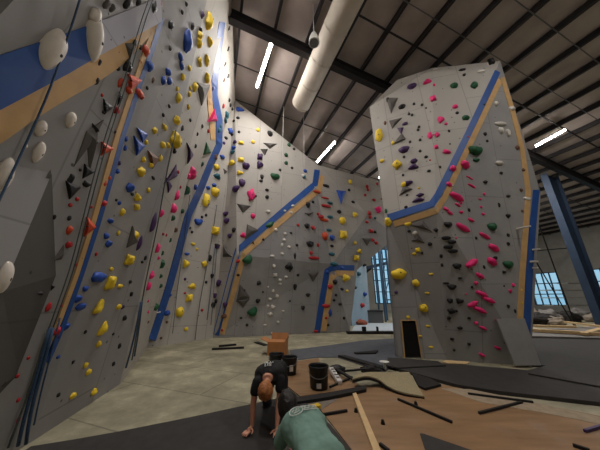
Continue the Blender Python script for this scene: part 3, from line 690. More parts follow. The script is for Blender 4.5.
# x y w h colour kind [rotation degrees]
DATA = """
49 48 34 38 W w|91 36 26 36 W w 20|94 15 11 13 W b|82 52 7 7 W d|40 128 14 15 W w|38 152 14 20 W w|70 120 12 15 W w|4 174 22 34 W w|25 146 5 4 W d|4 277 20 32 W w|106 4 6 8 V b|112 8 5 7 V b
108 39 7 8 K b|98 63 6 8 K s|96 81 6 7 K s|118 68 4 5 K b|107 106 12 16 K s 20|94 131 11 9 K t|92 143 12 9 K t|119 98 7 14 K s 160|133 44 6 9 K s|127 67 10 12 K l|127 3 7 10 K b|138 2 5 6 K b|145 4 5 7 K b|152 6 8 14 K b|147 23 4 5 K d|118 52 3 3 K d|140 47 4 4 K d
87 172 10 19 K s|70 180 8 12 K s|72 190 15 20 K t|86 184 9 6 K b|69 218 5 5 K d|54 217 4 5 K d|60 253 11 17 V t|40 293 8 5 K t|52 288 6 6 K t|85 169 19 60 X n
130 51 14 22 V t 30|90 148 17 42 V t 20|133 235 12 22 V t|152 159 12 18 N t|203 93 14 24 V t|49 174 6 10 V t
145 51 8 9 O b|133 81 15 17 O s|120 83 6 9 O b|106 148 14 15 O s 180|116 110 7 8 R l|128 90 7 6 O b|138 93 9 7 O b|141 96 6 5 R b|108 178 5 5 O b|104 183 5 8 O b|103 203 7 7 R b|88 226 14 19 O s|69 230 8 9 O b|68 245 8 7 R b|77 199 5 4 R d|70 205 5 4 R d|91 207 3 3 R d|96 254 3 4 R d|75 265 3 4 R d|48 307 7 10 R b|55 331 12 11 R l|48 342 7 12 R b|17 376 5 5 R d|18 400 5 5 R d|18 420 6 8 R b|28 358 4 4 R d|67 296 3 3 R d|61 306 3 3 R d|102 95 3 3 R d|140 62 3 3 R d
159 5 4 8 R b|148 13 5 9 R b|153 19 4 6 R d|159 17 4 7 R b|142 17 3 5 R d
119 68 3 3 K d|147 88 3 3 K d|98 218 3 5 K d|81 258 3 3 K d|115 132 2 3 K d|103 112 3 3 K d|80 170 3 3 K d|131 107 3 3 K d
149 66 8 9 B b|140 133 13 13 B s 150|138 147 13 20 B s|126 139 4 5 B d|125 148 4 5 B d|118 163 5 5 U b|117 171 5 5 B b|129 188 9 9 B s|119 203 4 4 B d|110 221 7 5 B s|106 236 7 6 B j|108 244 8 7 B s|98 277 17 11 B b|85 289 8 6 B j|77 299 11 8 B s|80 307 12 8 B s|65 327 10 8 B s|57 337 6 5 U b|58 357 5 4 B d|73 362 4 4 K j|58 395 5 5 K j|113 364 4 5 K j|116 200 3 3 K d
118 233 4 5 Y d|111 269 5 4 Y d|109 283 11 15 Y l|98 307 10 17 Y j 60|118 307 6 6 Y b|102 329 10 16 Y j 60|98 344 6 7 Y b|85 365 6 6 Y b|88 372 7 7 Y b|72 396 8 7 Y b|93 392 7 8 Y b|120 286 7 4 Y b|137 198 8 8 Y l|136 207 7 7 Y l|148 190 4 5 Y d|122 212 6 8 Y b|134 235 8 9 Y l|119 233 7 7 Y l|128 260 10 11 Y l|130 282 4 4 K j|131 294 4 5 K j|122 307 4 5 U b|124 318 5 6 K j|113 334 3 3 K d|119 346 4 6 K j|85 332 4 4 K d|132 194 4 3 K d|145 258 3 5 K d|142 262 3 3 K d
186 40 10 17 B b 20|180 57 6 5 B b|181 66 6 5 B b|167 72 6 6 B b|163 80 5 8 B b|169 81 5 7 B b|208 20 9 14 Y s 180|202 15 4 6 U b|170 25 5 7 K b|182 12 3 3 K d|192 26 4 6 K b|200 30 4 4 K b|186 4 3 3 K d|199 36 6 6 Y l|198 43 7 7 Y l|209 41 7 6 Y l|199 62 6 5 Y l|206 61 8 6 Y l|182 77 5 7 Y l|189 68 4 4 Y d|194 86 6 9 Y l|206 78 6 7 Y l|178 98 6 9 Y b|189 94 4 4 Y d|190 88 3 3 Y d|188 107 4 4 Y d|176 121 8 8 Y l|164 127 6 5 Y l|154 130 5 6 Y l|174 140 12 12 Y l|162 145 6 6 Y b|168 145 5 4 Y b|146 142 4 4 Y d|143 160 5 6 Y l|150 165 5 6 Y l|140 171 9 9 Y l|160 158 4 7 Y b|177 89 3 4 Y d|153 80 3 6 N b|170 48 3 4 V d|188 32 3 3 Y d
189 153 8 22 U s|170 175 14 17 U t|168 184 8 15 U s|190 173 10 11 P l|188 176 4 6 P b|211 115 9 15 P s|182 128 3 6 K b|174 151 4 5 K b|169 106 3 3 K d|163 115 3 3 K d|190 120 3 3 K d|197 134 3 3 K d|202 126 3 3 K d|195 146 3 4 K d|202 164 3 4 K d|153 178 4 3 K d|178 172 3 3 R d|206 150 7 11 G t|202 164 3 5 G b|214 157 6 6 N b|208 131 3 3 R d
176 195 6 11 P b|172 208 8 10 P b|161 213 5 8 P b|186 191 7 10 G l|172 218 6 6 G b|182 211 4 5 G d|180 187 3 3 R d|153 222 6 20 U s 180|139 243 5 16 U b|157 248 5 10 P b|158 258 4 4 P b|161 264 6 10 G l|163 234 3 3 R d|166 235 3 3 R d|170 240 3 5 G d|162 253 3 5 G d|175 230 7 5 N b|195 187 5 5 B d|151 275 5 9 P b|148 286 5 9 P b|160 276 4 5 G b|160 286 5 5 G b|155 307 8 8 G l|158 312 5 6 W t|167 313 7 6 B b|170 295 4 3 B d|148 301 3 3 P d|148 312 3 3 P d|167 322 3 3 N d|161 338 3 3 N d|148 322 3 3 N d|165 291 3 3 K d|171 285 4 3 K d
198 222 9 6 B j|190 228 3 3 K d|192 232 3 3 K d|202 217 3 3 K d|206 215 3 3 K d|206 200 9 14 Y b|215 192 10 10 Y b|208 188 5 4 B b|214 185 5 4 B b|215 231 9 9 Y l|193 244 5 3 Y d|197 249 3 3 Y d|186 264 8 9 Y l|204 264 7 7 Y l|187 254 6 3 B j|217 247 6 5 U j|210 258 4 7 K b|180 312 10 11 Y s 90|192 286 9 6 Y l|189 298 8 8 Y l|186 329 5 4 Y d|185 279 3 3 U d|185 262 3 3 K d|206 282 3 3 K d|212 276 4 5 K j|219 283 6 7 U j|215 296 4 6 U j|216 301 4 5 K b|213 305 5 6 K b|202 310 3 3 R d|185 293 3 2 R d
219 57 3 6 K b|218 68 3 6 K b|225 64 2 5 K b|228 49 2 5 K b|229 28 2 5 K b|224 80 2 4 N b|228 76 2 4 K d|212 88 4 6 B b
240 110 9 5 B l|226 115 6 5 T b|225 120 5 4 T b|230 131 6 7 B l|234 121 3 3 K d|238 118 4 3 K d|232 109 3 3 K d|230 105 3 3 K d|229 100 3 3 K d|223 106 3 4 R d|239 132 3 3 K d|232 135 4 3 K d|226 138 4 3 K d|235 142 5 4 U l|241 143 6 4 Y l|253 142 4 4 Y d|258 130 4 4 Y d|234 148 5 5 B l|233 152 5 4 T b|222 157 6 5 B l|232 163 8 6 Y l|241 160 7 5 Y l|246 166 8 8 U b|240 173 7 5 Y l|216 167 8 6 Y l|217 176 8 6 T l|225 172 5 5 V t|218 130 4 5 T b|220 126 3 4 T d|224 143 3 3 U d
270 144 13 8 V t|264 152 8 8 V t|260 157 6 7 U l|260 165 7 9 U l|270 134 6 6 K j|262 177 4 5 K j|275 177 10 7 G j|286 155 4 4 G d|286 163 4 4 G d|289 145 4 4 G d|294 149 3 3 K d|305 171 4 4 B b|304 177 4 4 T b|300 150 3 3 K d|292 168 3 3 K d|280 170 3 3 K d
242 183 7 8 U j|236 189 9 7 U j|251 195 9 14 P l|267 190 4 3 K d|267 197 4 4 K d|261 181 4 3 K d|243 206 16 12 V t|253 216 5 6 P b|226 214 6 5 U j|227 221 6 6 U j|268 212 5 4 L b|250 231 14 17 V t|234 230 5 5 K j|230 236 5 5 U j|243 235 6 6 P l|227 251 11 16 V t|217 246 6 5 K j|201 221 4 4 B d|208 204 3 3 B d|270 225 10 5 G j 35|248 260 11 9 G j 40|263 239 4 4 K t|253 243 4 4 K t|238 261 4 4 R b|303 176 4 4 L b|256 196 2 3 K d
276 230 4 4 L b|285 234 4 3 L b|284 240 4 3 L b|282 245 3 4 L b|289 247 4 3 L b|282 254 4 3 L b|272 256 5 3 L b|274 266 4 4 L b|285 211 3 3 L b|291 213 4 3 L b|293 206 4 3 L b|275 275 5 4 L l|280 280 4 3 L b|286 277 4 3 L b|280 284 4 3 L b|273 291 3 4 L b|277 296 4 4 L b|270 299 4 3 L b|273 307 5 5 L l|270 314 6 4 L l|265 325 4 2 L b|283 311 3 2 L b|272 333 3 2 L b|268 287 2 2 L d|268 306 3 3 L b|278 322 3 3 L d
309 216 10 8 V t|308 205 5 6 K j|313 202 3 3 K d|317 192 8 3 O e|307 226 6 5 K j|313 228 5 4 R j|310 244 8 6 K j|311 253 4 4 R b|314 258 11 3 R e|289 266 9 8 K l|295 256 3 6 K j|297 245 3 3 K d|291 233 3 2 K d|298 225 3 3 R d
225 305 5 6 U j|224 316 6 5 N b|238 275 4 3 K d|241 289 10 12 V t|244 301 14 9 V t|243 291 5 4 K j|258 301 5 5 K j|253 312 11 10 G j 40|259 283 5 5 K b|295 287 4 7 K j|308 295 5 4 K j|303 308 4 5 K j|298 275 3 3 K d|313 276 10 8 V t|222 330 3 3 R d|290 271 2 2 K d|247 325 3 3 K d|241 318 3 2 K d|263 292 2 2 K d|290 301 2 2 K d
318 191 8 3 O e|326 186 7 3 K e|325 198 8 2 R e|326 206 10 3 R e|324 220 9 3 O e|321 217 6 4 R e|325 236 7 9 O b|332 238 6 6 B j|339 212 5 4 K b|330 203 6 3 T b|330 217 6 3 T e|329 230 6 3 T b|332 254 7 4 T b|334 264 8 4 T e|332 246 4 3 K d|342 221 7 8 Y b|343 235 8 9 Y l|355 215 6 6 Y l|340 195 11 16 B t|350 182 4 5 Y d|378 210 8 8 P l|367 187 3 5 R b|368 190 3 3 R d|365 195 3 3 R d|374 200 4 3 R d|369 213 4 5 R l|370 217 4 4 R b|371 231 5 4 R l|373 240 4 4 R l|376 243 5 4 R l|367 222 4 3 R b|366 240 8 9 V t|359 251 5 5 Y l|356 258 6 6 Y l|355 243 3 4 Y d|377 184 3 3 R d|375 218 3 3 T d|386 211 3 5 G d|388 222 8 9 Y s|382 199 3 2 R d|375 232 3 3 K d|353 202 4 3 K d|318 214 3 3 R d|349 190 3 3 K d|318 245 3 4 R d
346 278 9 8 Y l|335 282 6 5 K j|330 287 6 5 R j|326 306 9 4 R j|330 313 4 8 B b|340 304 4 3 K b|342 289 4 3 K d|336 295 3 3 K d|334 300 3 3 K d|316 331 5 3 R b|327 272 4 4 B b|328 325 3 3 K d|347 291 3 3 Y d|326 318 3 3 R b|344 318 3 3 K d|342 268 4 3 B d
399 274 17 11 Y s 100|416 283 8 8 Y s 90|424 308 11 9 Y s 90|408 317 4 3 Y e|431 274 5 2 Y e|427 293 5 2 Y e|428 326 5 2 Y e|420 336 4 2 Y e|431 347 5 2 Y e|396 292 4 3 U b
391 104 12 17 V t|395 122 13 10 V t|401 131 7 9 U t|400 139 13 10 V t|379 136 9 13 Y s|382 161 5 4 Y d|397 165 11 10 Y l|404 150 12 7 U j|414 161 8 5 U b|413 167 11 6 U l|393 143 4 4 Y d|402 107 8 5 K b|405 124 6 3 U e|409 114 3 3 K d|412 115 3 3 K d|414 104 3 3 K d|410 142 3 3 K d|404 157 3 3 K d|403 175 3 3 K d|418 130 3 3 K d|385 123 3 4 N d
433 99 7 6 P l|441 120 8 8 P l|446 124 4 3 P d|430 136 6 7 P b|437 135 6 6 P l|436 147 5 5 P b|447 152 6 8 P l|466 118 9 6 G s 90|475 151 17 10 G j|476 160 8 4 G b|465 165 9 12 P b|453 169 6 9 P b|470 178 7 3 P b|455 107 6 4 P e|434 85 3 3 P d|496 104 6 5 L j|500 124 13 4 L e|501 131 7 7 L j|508 133 6 8 L j|499 163 9 4 L e|512 109 8 5 L j|427 82 9 5 P l|412 87 10 6 U j|454 86 9 6 G b|474 86 9 7 G b|462 70 8 3 K b|464 75 4 3 K b|435 70 5 2 L e|491 62 8 7 K l|481 72 8 3 L e|388 100 4 6 K b
422 105 3 3 K d|426 108 2 2 K d|419 127 3 3 K d|419 132 4 5 K d|420 140 3 3 K d|420 151 3 3 K d|426 157 4 3 K d|429 171 4 3 K d|430 160 2 2 R d|449 131 3 3 K d|457 113 4 3 K d|485 134 4 4 K d|487 141 3 3 K d|501 173 4 3 K d|440 167 3 3 K d|450 144 2 2 K d|484 105 3 3 K d
409 183 9 6 U l|405 189 13 10 V t|404 185 7 6 Y b|420 195 9 4 U l|418 200 13 5 U l|427 224 17 9 V t|416 236 14 9 V t|415 233 6 4 L b|406 207 4 3 K b|407 195 3 2 K d|408 224 8 4 Y b|418 250 6 5 Y l|414 254 5 3 Y b|409 231 4 3 K b|430 244 5 4 K b|422 253 3 3 K d|436 230 5 4 K b|419 188 3 2 Y d
457 197 14 10 P s 60|449 185 6 7 P b|458 205 6 4 P b|446 209 6 5 P l|450 213 6 5 P b|461 212 5 3 P d|471 220 6 5 P l|463 228 14 9 P s 70|448 225 10 6 K j|446 238 10 4 K e|452 242 9 4 K e|448 247 10 4 K e|453 251 10 4 K e|457 266 10 6 K j|492 227 12 8 G j|485 236 11 7 P l|494 248 11 10 P s 60|492 262 10 11 P s 50|472 263 14 10 P b 20|508 265 13 8 G j|495 258 5 4 K b|517 229 14 5 L p 90|441 256 4 4 K d|442 265 3 4 K d|508 196 5 3 K b|499 205 3 5 K b|508 216 6 4 K j|508 235 4 4 K b|508 244 4 4 K b|485 182 5 4 K b|469 210 3 4 K d|476 238 3 3 K d|484 267 3 4 K d|484 194 3 3 P d|481 207 3 3 P d|483 214 4 3 P d|480 199 4 2 P d|461 203 3 3 P d|472 186 8 4 P b|456 238 2 2 P d
480 276 9 7 P l|476 283 5 4 P b|482 294 10 8 P l|489 300 11 8 P l|473 304 10 8 P l|480 310 12 8 P l|476 323 5 4 P b|483 328 7 5 P b|482 355 6 5 P b|498 348 6 5 P b|510 291 4 4 P b|513 285 4 4 P b|496 320 3 3 P d|466 294 2 2 P d|446 283 7 2 K e|452 287 10 6 K j|450 301 7 6 K j|460 301 9 7 K l|451 311 9 7 K l|449 318 5 4 K b|456 311 4 3 K d|460 328 6 4 K b|452 339 5 3 K b|469 344 4 3 K d|469 318 4 3 K d|454 350 3 3 K d|460 278 5 3 K b|472 287 3 3 K d|504 272 5 3 K b|508 306 4 4 K b|515 311 3 4 K d|504 286 2 2 K d
522 303 3 3 Y d|521 290 3 3 Y d|521 324 3 2 Y d|527 199 9 4 L j|532 250 8 4 L p 90|530 262 8 5 L p 90|532 268 6 4 L p 90|521 190 4 4 N d|522 211 3 3 N d|517 148 5 5 N b|523 170 4 4 N b|468 137 3 2 R d|452 186 3 3 L d
"""
def zone_of(nm, p, x, y):
    if nm == 'tower_panel':
        if y < 210 and x < 500 - (y - 62) * .46: return 'pale upper tower face'
        return 'grey tower face'
    if nm == 'wall_back':
        return 'back wall right of the second long stripe' if x > 322 else ('back wall below the blue stripe' if y > 255 - (x - 237) * .83 and x > 220 else 'back wall above the blue stripe')
    if nm in ('overhang_panel',): return 'overhanging top panel'
    if nm == 'near_volume': return 'near wall bulge'
    ys = ((150, 346), (179, 250), (200, 190), (219, 145), (214, 95), (222, 22))
    xs = 300
    for (xa, ya), (xb, yb) in zip(ys, ys[1:]):
        if yb <= y <= ya: xs = xa + (xb - xa) * (ya - y) / (ya - yb)
    if y > 346: xs = 150
    if x > xs: return 'corner wall right of the blue stripe'
    x1 = 161 - (y - 18) * .335
    return 'left wall beyond the first stripe' if x > x1 + 3 else 'near left wall'
items = []; seen = set()
for tok in DATA.replace('\n', '|').split('|'):
    tok = tok.strip()
    if not tok: continue
    q = tok.split()
    if q[4] == 'X': continue
    x, y, w, h = map(float, q[:4]); c, k = q[4], q[5]; rot = float(q[6]) if len(q) > 6 else 0
    if any(abs(x - a) < 3 and abs(y - b) < 3 and c == cc for a, b, cc in seen): continue
    seen.add((x, y, c)); items.append([x, y, w, h, c, k, rot])
info = []
cntv = {}
# faceted pieces whose outline the photo shows clearly: corners, peak, colour, height factor
TRI = """104 119 86 131 73 168 93 140 V .16|123 42 138 42 129 63 131 50 V .3|132 225 138 242 126 248 134 238 V .25|147 150 159 158 152 169 152 157 N .3|196 82 211 83 201 106 203 89 V .3
235 203 251 206 243 213 243 206 V .3|247 224 259 230 245 240 249 231 V .3|224 244 233 257 223 257 226 252 V .3|263 143 277 144 270 149 270 145 V .35|240 284 250 297 236 302 241 295 V .3|309 216 314 212 304 213 309 214 V .4|236 300 250 298 243 308 243 302 V .3
308 273 319 272 313 282 313 276 V .3|386 98 398 98 391 114 391 103 V .3|389 121 402 118 392 129 395 122 V .3|402 133 406 139 392 145 401 140 V .3|399 196 413 189 404 185 405 190 V .3|409 225 423 220 433 232 423 226 V .3|411 241 418 234 425 243 418 239 V .3|362 238 371 238 367 246 367 240 V .3
336 190 346 191 341 205 341 195 B .3|103 98 113 107 104 115 106 107 K .3|119 91 123 98 117 106 120 98 K .4|65 180 81 187 69 200 71 188 K .3|84 163 95 172 82 179 87 171 K .3|101 141 114 149 100 156 105 148 O .4|86 216 96 227 83 237 88 227 O .4|127 73 142 80 129 92 132 81 O .35
136 127 148 134 142 143 141 134 B .3|133 135 145 146 136 156 138 146 B .3|206 142 211 153 203 155 206 150 G .35|214 108 217 121 207 122 212 116 P .4|176 164 177 176 163 184 171 175 U .3|186 142 193 155 187 164 189 153 U .3|166 177 172 186 168 193 168 184 U .3"""
for tok in TRI.replace('\n', '|').split('|'):
    q = tok.split(); X = list(map(float, q[:8])); c = q[8]; hf = float(q[9])
    cx, cy = (X[0] + X[2] + X[4]) / 3, (X[1] + X[3] + X[5]) / 3
    items[:] = [t for t in items if not (t[4] == c and math.hypot(t[0] - cx, t[1] - cy) < 6.5 and max(t[2], t[3]) > 5)]
    hs = [cast(X[i], X[i + 1]) for i in (0, 2, 4, 6)]
    if any(h is None for h in hs): print('TRI MISS', cx, cy); continue
    nn = sum((h[1] for h in hs), Vector()).normalized(); C = [h[0] for h in hs]; g = (C[0] + C[1] + C[2]) / 3
    size = max((C[0] - C[1]).length, (C[1] - C[2]).length, (C[0] - C[2]).length); mn = min((C[0] - C[1]).length, (C[1] - C[2]).length, (C[0] - C[2]).length)
    ph = max(.035, hf * .55 * min(mn * 1.2, size)); bm = bmesh.new()
    lo = [bm.verts.new(p - nn * .02 - g) for p in C[:3]]; mi = [bm.verts.new(p.lerp(g, .04) + nn * min(.03, ph * .3) - g) for p in C[:3]]
    # the peak is pulled back along the sight line so its pixel stays put
    dr = (CAM - C[3]).normalized(); pk = C[3] + dr * (ph / max(.5, dr.dot(nn)))
    up = [bm.verts.new(pk.lerp(p + nn * ph * .9, .32 if c in 'VN' else .45) - g) for p in C[:3]]
    for A, B in ((lo, mi), (mi, up)):
        for i in range(3): bm.faces.new((A[i], A[(i + 1) % 3], B[(i + 1) % 3], B[i]))
    bm.faces.new(up); bm.faces.new(lo[::-1]); bmesh.ops.recalc_face_normals(bm, faces=bm.faces)
    me = bpy.data.meshes.new('facet_mesh'); bm.to_mesh(me); bm.free(); me.materials.append(HM[c])
    kind = 'climbing_volume' if c in 'VN' else 'climbing_hold'
    o = bpy.data.objects.new(kind, me); COL.objects.link(o); o.location = g
    b_ = o.modifiers.new('bevel', 'BEVEL'); b_.width = .008; b_.segments = 2
    bo = bpy.data.objects.new('bolt', (MC.get('boltm') or MC.setdefault('boltm', PROTO['d'][0].copy()))); COL.objects.link(bo)
    if not bo.data.materials or bo.data.materials[0] != HM['bolt']: bo.data.materials.clear(); bo.data.materials.append(HM['bolt'])
    bo.parent = o; bo.location = pk - g - nn * .01; bo.scale = (.03, .03, .02)
    w_ = max(X[0], X[2], X[4]) - min(X[0], X[2], X[4]); h_ = max(X[1], X[3], X[5]) - min(X[1], X[3], X[5])
    info.append(dict(o=o, x=cx, y=cy, w=w_, h=h_, c=HC[c][3], k='t', var=2, z=g.z, p=g, nm=hs[3][3], zone=zone_of(hs[3][3], g, cx, cy), size=size, kind=kind))
for it in items:
    x, y, w, h, c, k, rot = it
    H = cast(x, y)
    if H is None: print('MISS', x, y); continue
    p, n, dist, nm = H
    u = Vector((0, 0, 1)).cross(n).normalized(); v = n.cross(u)
    def ppm(d):
        a = toPx(p); b = toPx(p + d * .05); return math.hypot(b[0] - a[0], b[1] - a[1]) / .05, abs(b[0] - a[0]) / .05, abs(b[1] - a[1]) / .05
    f = toPx(p)[2]; iso = F / f
    # solve apparent w,h = |u|*su + |n|*dep etc.
    _, ux, uy = ppm(u); _, vx, vy = ppm(v); _, nx, ny = ppm(n)
    ux = max(ux, .42 * iso); vy = max(vy, .5 * iso)
    if c == 'P' and nm == 'tower_panel' and y > 150 and k in 'bls' and w > 5:
        k = 's' if k != 'l' or w > 8 else 'j'; rot = 62 if not (abs(x - 472) < 2 and y > 255) else 118
        w, h = h * .85, w * 1.15
        ux, uy, vx, vy = ux, uy, vx, vy
    s = HGT[k]
    su = w / ux; sv = h / vy
    for _i in range(6):
        dep = s * min(su, sv)
        su = max(w - .55 * nx * dep - (.25 * vx * sv), .45 * w) / ux
        sv = max(h - .45 * ny * dep, .5 * h) / vy
    dep = s * min(su, sv)
    if k == 'p': dep = max(su, sv) * 1.0; 
    su, sv = max(su, .025), max(sv, .025); dep = max(dep, .02)
    if k == 't': dep *= 1.0
    var = cntv.get(k, 0); cntv[k] = var + 1; var %= len(PROTO[k])
    kind = 'climbing_volume' if (c in 'VN' and k == 't') else ('foothold' if (k == 'd' or w * h < 20.5) and c != 'W' else 'climbing_hold')  # smallest holds of other shapes are named foothold as well
    o = bpy.data.objects.new(kind, mesh_col(k, var, c)); COL.objects.link(o)
    if k == 'p':      # pegs stick straight out sideways
        su2 = .5 * h / iso; o.scale = (su2, su2, w / iso * .9)
    else:
        ra = math.radians(rot)
        if rot and abs(math.sin(ra)) > .7 and not (c == 'P' and nm == 'tower_panel' and y > 150): su, sv = sv, su
        o.scale = (su, sv, dep)
    R = Matrix((u, v, n)).transposed() @ Matrix.Rotation(math.radians(rot), 3, 'Z')
    off = .0 
    # on a stripe board the hold sits on the board
    o.matrix_world = Matrix.Translation(p + n * off) @ R.to_4x4() @ Matrix.Diagonal((*o.scale, 1))
    info.append(dict(o=o, x=x, y=y, w=w, h=h, c=HC[c][3], k=k, var=var, z=p.z, p=p, nm=nm, zone=zone_of(nm, p, x, y), size=max(su, sv), kind=kind))
    if w >= 9 and h >= 9 and k in 'bslw':
        bo = bpy.data.objects.new('bolt', None)
        me = PROTO['d'][0]
        mk = MC.get('boltm')
        if mk is None:
            mk = me.copy(); mk.materials.clear(); mk.materials.append(HM['bolt']); MC['boltm'] = mk
        bo = bpy.data.objects.new('bolt', mk); COL.objects.link(bo); bo.parent = o
        zz = .93; d_ = .055
        # surface height of the mesh at the bolt spot
        me2 = o.data; bx, by = .12, -.08; best = max((vv.co.z for vv in me2.vertices if abs(vv.co.x - bx) < .1 and abs(vv.co.y - by) < .1), default=.9)
        bo.location = (bx, by, best - .02); bo.scale = (min(.12, .035 / su * 1.2), min(.12, .035 / sv * 1.2), .04)
print('HOLDS', len(info))

# ---- labels: what it looks like, where it sits, what is next to it; ordinals only to break ties
SZ = [(.10, 'tiny'), (.19, 'small'), (.34, 'medium'), (.6, 'large'), (9, 'huge')]
def szw(s):
    for a, b in SZ:
        if s < a: return b
for d in info:
    d['s'] = szw(d['size']); d['sh'] = SHAPE[d['k']][d['var'] % len(SHAPE[d['k']])]
    d['noun'] = 'volume' if d['kind'] == 'climbing_volume' else ('foothold' if d['kind'] == 'foothold' else 'hold')
def nbr(d, skip=0):
    c = []
    for e_ in info:
        if e_ is d or e_['nm'] != d['nm']: continue
        dd = math.hypot(e_['x'] - d['x'], e_['y'] - d['y'])
        c.append((dd / (1 + .25 * min(e_['w'], e_['h'])), id(e_), e_))
    c.sort(key=lambda t: t[0]); e_ = c[min(skip, len(c) - 1)][2]
    dx, dy = d['x'] - e_['x'], d['y'] - e_['y']
    rel = ('right of' if dx > 0 else 'left of') if abs(dx) > abs(dy) else ('below' if dy > 0 else 'above')
    art = 'an' if e_['c'][0] in 'o' else 'a'
    return rel, e_, '%s %s %s %s' % (rel, art if e_['s'] == '' else ('a'), e_['s'], e_['c'] + (' volume' if e_['noun'] == 'volume' else ' hold'))
ZS = {'back wall right of the second long stripe': 'right end of back wall', 'back wall below the blue stripe': 'lower back wall', 'back wall above the blue stripe': 'upper back wall',
      'corner wall right of the blue stripe': 'corner wall', 'left wall beyond the first stripe': 'left wall past the first stripe', 'near left wall': 'near left wall',
      'pale upper tower face': 'pale tower face', 'grey tower face': 'grey tower face', 'overhanging top panel': 'top left overhang', 'near wall bulge': 'near left bulge'}
def hb(d):
    z = d['z']; return 'low' if z < 1.2 else ('at head height' if z < 2.4 else ('midway up' if z < 4.6 else ('high' if z < 7.2 else 'near the top')))
for d in info: d['base'] = '%s %s %s %s %s on the %s' % (d['s'], d['sh'], d['c'], d['noun'], hb(d), ZS[d['zone']])
from collections import Counter, defaultdict
def wc(s): return len(s.replace(',', '').split())
labs = {}
for d in info: d['lab'] = d['base']
cn = Counter(d['lab'] for d in info)
for d in info:
    if cn[d['base']] > 1: d['lab'] = '%s %s %s %s, %s, %s' % (d['s'], d['sh'], d['c'], d['noun'], ZS[d['zone']], nbr(d)[2])
cn = Counter(d['lab'] for d in info)
for d in info:
    if cn[d['lab']] > 1:
        d['lab'] = '%s %s %s, %s %s, %s' % (d['sh'], d['c'], d['noun'], hb(d), ZS[d['zone']].replace('past the first stripe', 'past stripe'), nbr(d, 1)[2])
# remaining ties: highest, lowest or counted from the top
grp = defaultdict(list)
for d in info: grp[d['lab']].append(d)
ORD = ['highest', 'second highest', 'third highest', 'fourth highest', 'fifth highest', 'sixth highest', 'seventh highest', 'eighth highest']
for k_, v_ in grp.items():
    if len(v_) > 1:
        v_.sort(key=lambda d: d['y'])
        for i, d in enumerate(v_):
            o_ = 'lowest' if i == len(v_) - 1 else ORD[min(i, 7)]
            d['lab'] = '%s, %s of these' % (k_.replace(' past the first stripe', ' past stripe'), o_)
mxw = max(wc(d['lab']) for d in info); print('max words', mxw, 'unique', len({d['lab'] for d in info}), 'of', len(info))
for d in info:
    l = d['lab']
    tag(d['o'], l, {'hold': 'climbing hold', 'volume': 'climbing volume', 'foothold': 'foothold'}[d['noun']], ('%s %ss on the %s' % (d['c'], d['noun'], ZS[d['zone']])))
print('HOLDS', len(info), 'd', sum(d['k']=='d' for d in info), 'vol', sum(d['noun']=='volume' for d in info), 'small non-d', sum(d['k']!='d' and d['noun']!='volume' and d['w']*d['h']<21 for d in info), 'words', mxw, len({d['lab'] for d in info}))
# ================================================================= ropes
MAT['rope_blue'] = M('rope_blue', (58, 82, 112), .8, .25, 60)
MAT['rope_grey'] = M('rope_grey', (78, 86, 84), .8, .25, 60)
MAT['rope_white'] = M('rope_white', (190, 188, 182), .7, .1, 60)
def rope(pts, r, mat, label, off=.10, group=None, name='climbing_rope'):
    out = []
    for (x0, y0), (x1, y1) in zip(pts, pts[1:]):
        n = max(1, int(math.hypot(x1 - x0, y1 - y0) / 14))
        for i in range(n): out.append((x0 + (x1 - x0) * i / n, y0 + (y1 - y0) * i / n))
    out.append(pts[-1]); P = []
    for x, y in out:
        h = cast(x, y)
        if h is None: continue
        dr = (CAM - h[0]).normalized(); q = h[0] + dr * (off * .6 / max(.35, dr.dot(h[1])))
        if q.z < .03: q.z = .03
        P.append(q)
    if len(P) < 3: print('ROPE SKIP', label); return
    # ease kinks where the wall folds
    for _ in range(2): P = [P[0]] + [(P[i - 1] + P[i] * 2 + P[i + 1]) / 4 for i in range(1, len(P) - 1)] + [P[-1]]
    o = MB().tube(P, r, 6).build(name, mat, smooth=True)
    tag(o, label, 'rope', group); return o
rope([(82, -8), (74, 20), (66, 42), (52, 85), (30, 135), (8, 182), (-8, 215)], .009, MAT['rope_blue'], 'thick blue rope crossing the top left blue band beside the big white hold', .12)
rope([(150, -4), (140, 22), (127, 72), (113, 112), (98, 160), (82, 222), (70, 270), (49, 328)], .006, MAT['rope_grey'], 'grey-green rope on near left wall, left strand of the pair beside the first stripe', .09, 'rope pair on the near left wall')
rope([(154, -4), (144, 22), (131, 72), (117, 112), (102, 160), (86, 222), (74, 270), (53, 328)], .006, MAT['rope_grey'], 'grey-green rope on near left wall, right strand of the pair beside the first stripe', .09, 'rope pair on the near left wall')
rope([(50, 328), (42, 355), (34, 385), (24, 418), (18, 446)], .016, MAT['rope_blue'], 'blue rope end hanging low beside the pink hold at bottom left, left of its bundle', .10, 'blue rope bundle at bottom left')
rope([(53, 328), (47, 350), (38, 385), (30, 412), (26, 444)], .016, MAT['rope_blue'], 'blue rope end hanging low beside the pink hold at bottom left, right of its bundle', .12, 'blue rope bundle at bottom left')
rope([(48, 330), (38, 362), (27, 400), (20, 415), (14, 432), (8, 448)], .010, MAT['rope_grey'], 'thin grey rope at bottom left trailing out of the blue rope bundle', .08)
rope([(60, 318), (52, 350), (40, 395), (34, 425)], .008, MAT['rope_blue'], 'thin blue rope right of the thick bundle at bottom left', .06)
rope([(176, 130), (166, 175), (158, 225), (149, 265), (141, 305), (135, 345), (129, 375), (125, 388)], .012, MAT['rope_grey'], 'dark rope hanging down the left wall between the two blue stripes', .10)
rope([(141, 302), (134, 340), (126, 368), (123, 397)], .016, MAT['rope_blue'], 'doubled dark rope tail at the foot of the left wall, left end', .12, 'rope tails at the foot of the left wall')
rope([(142, 302), (138, 340), (131, 372), (131, 391)], .016, MAT['rope_blue'], 'doubled dark rope tail at the foot of the left wall, right end', .14, 'rope tails at the foot of the left wall')
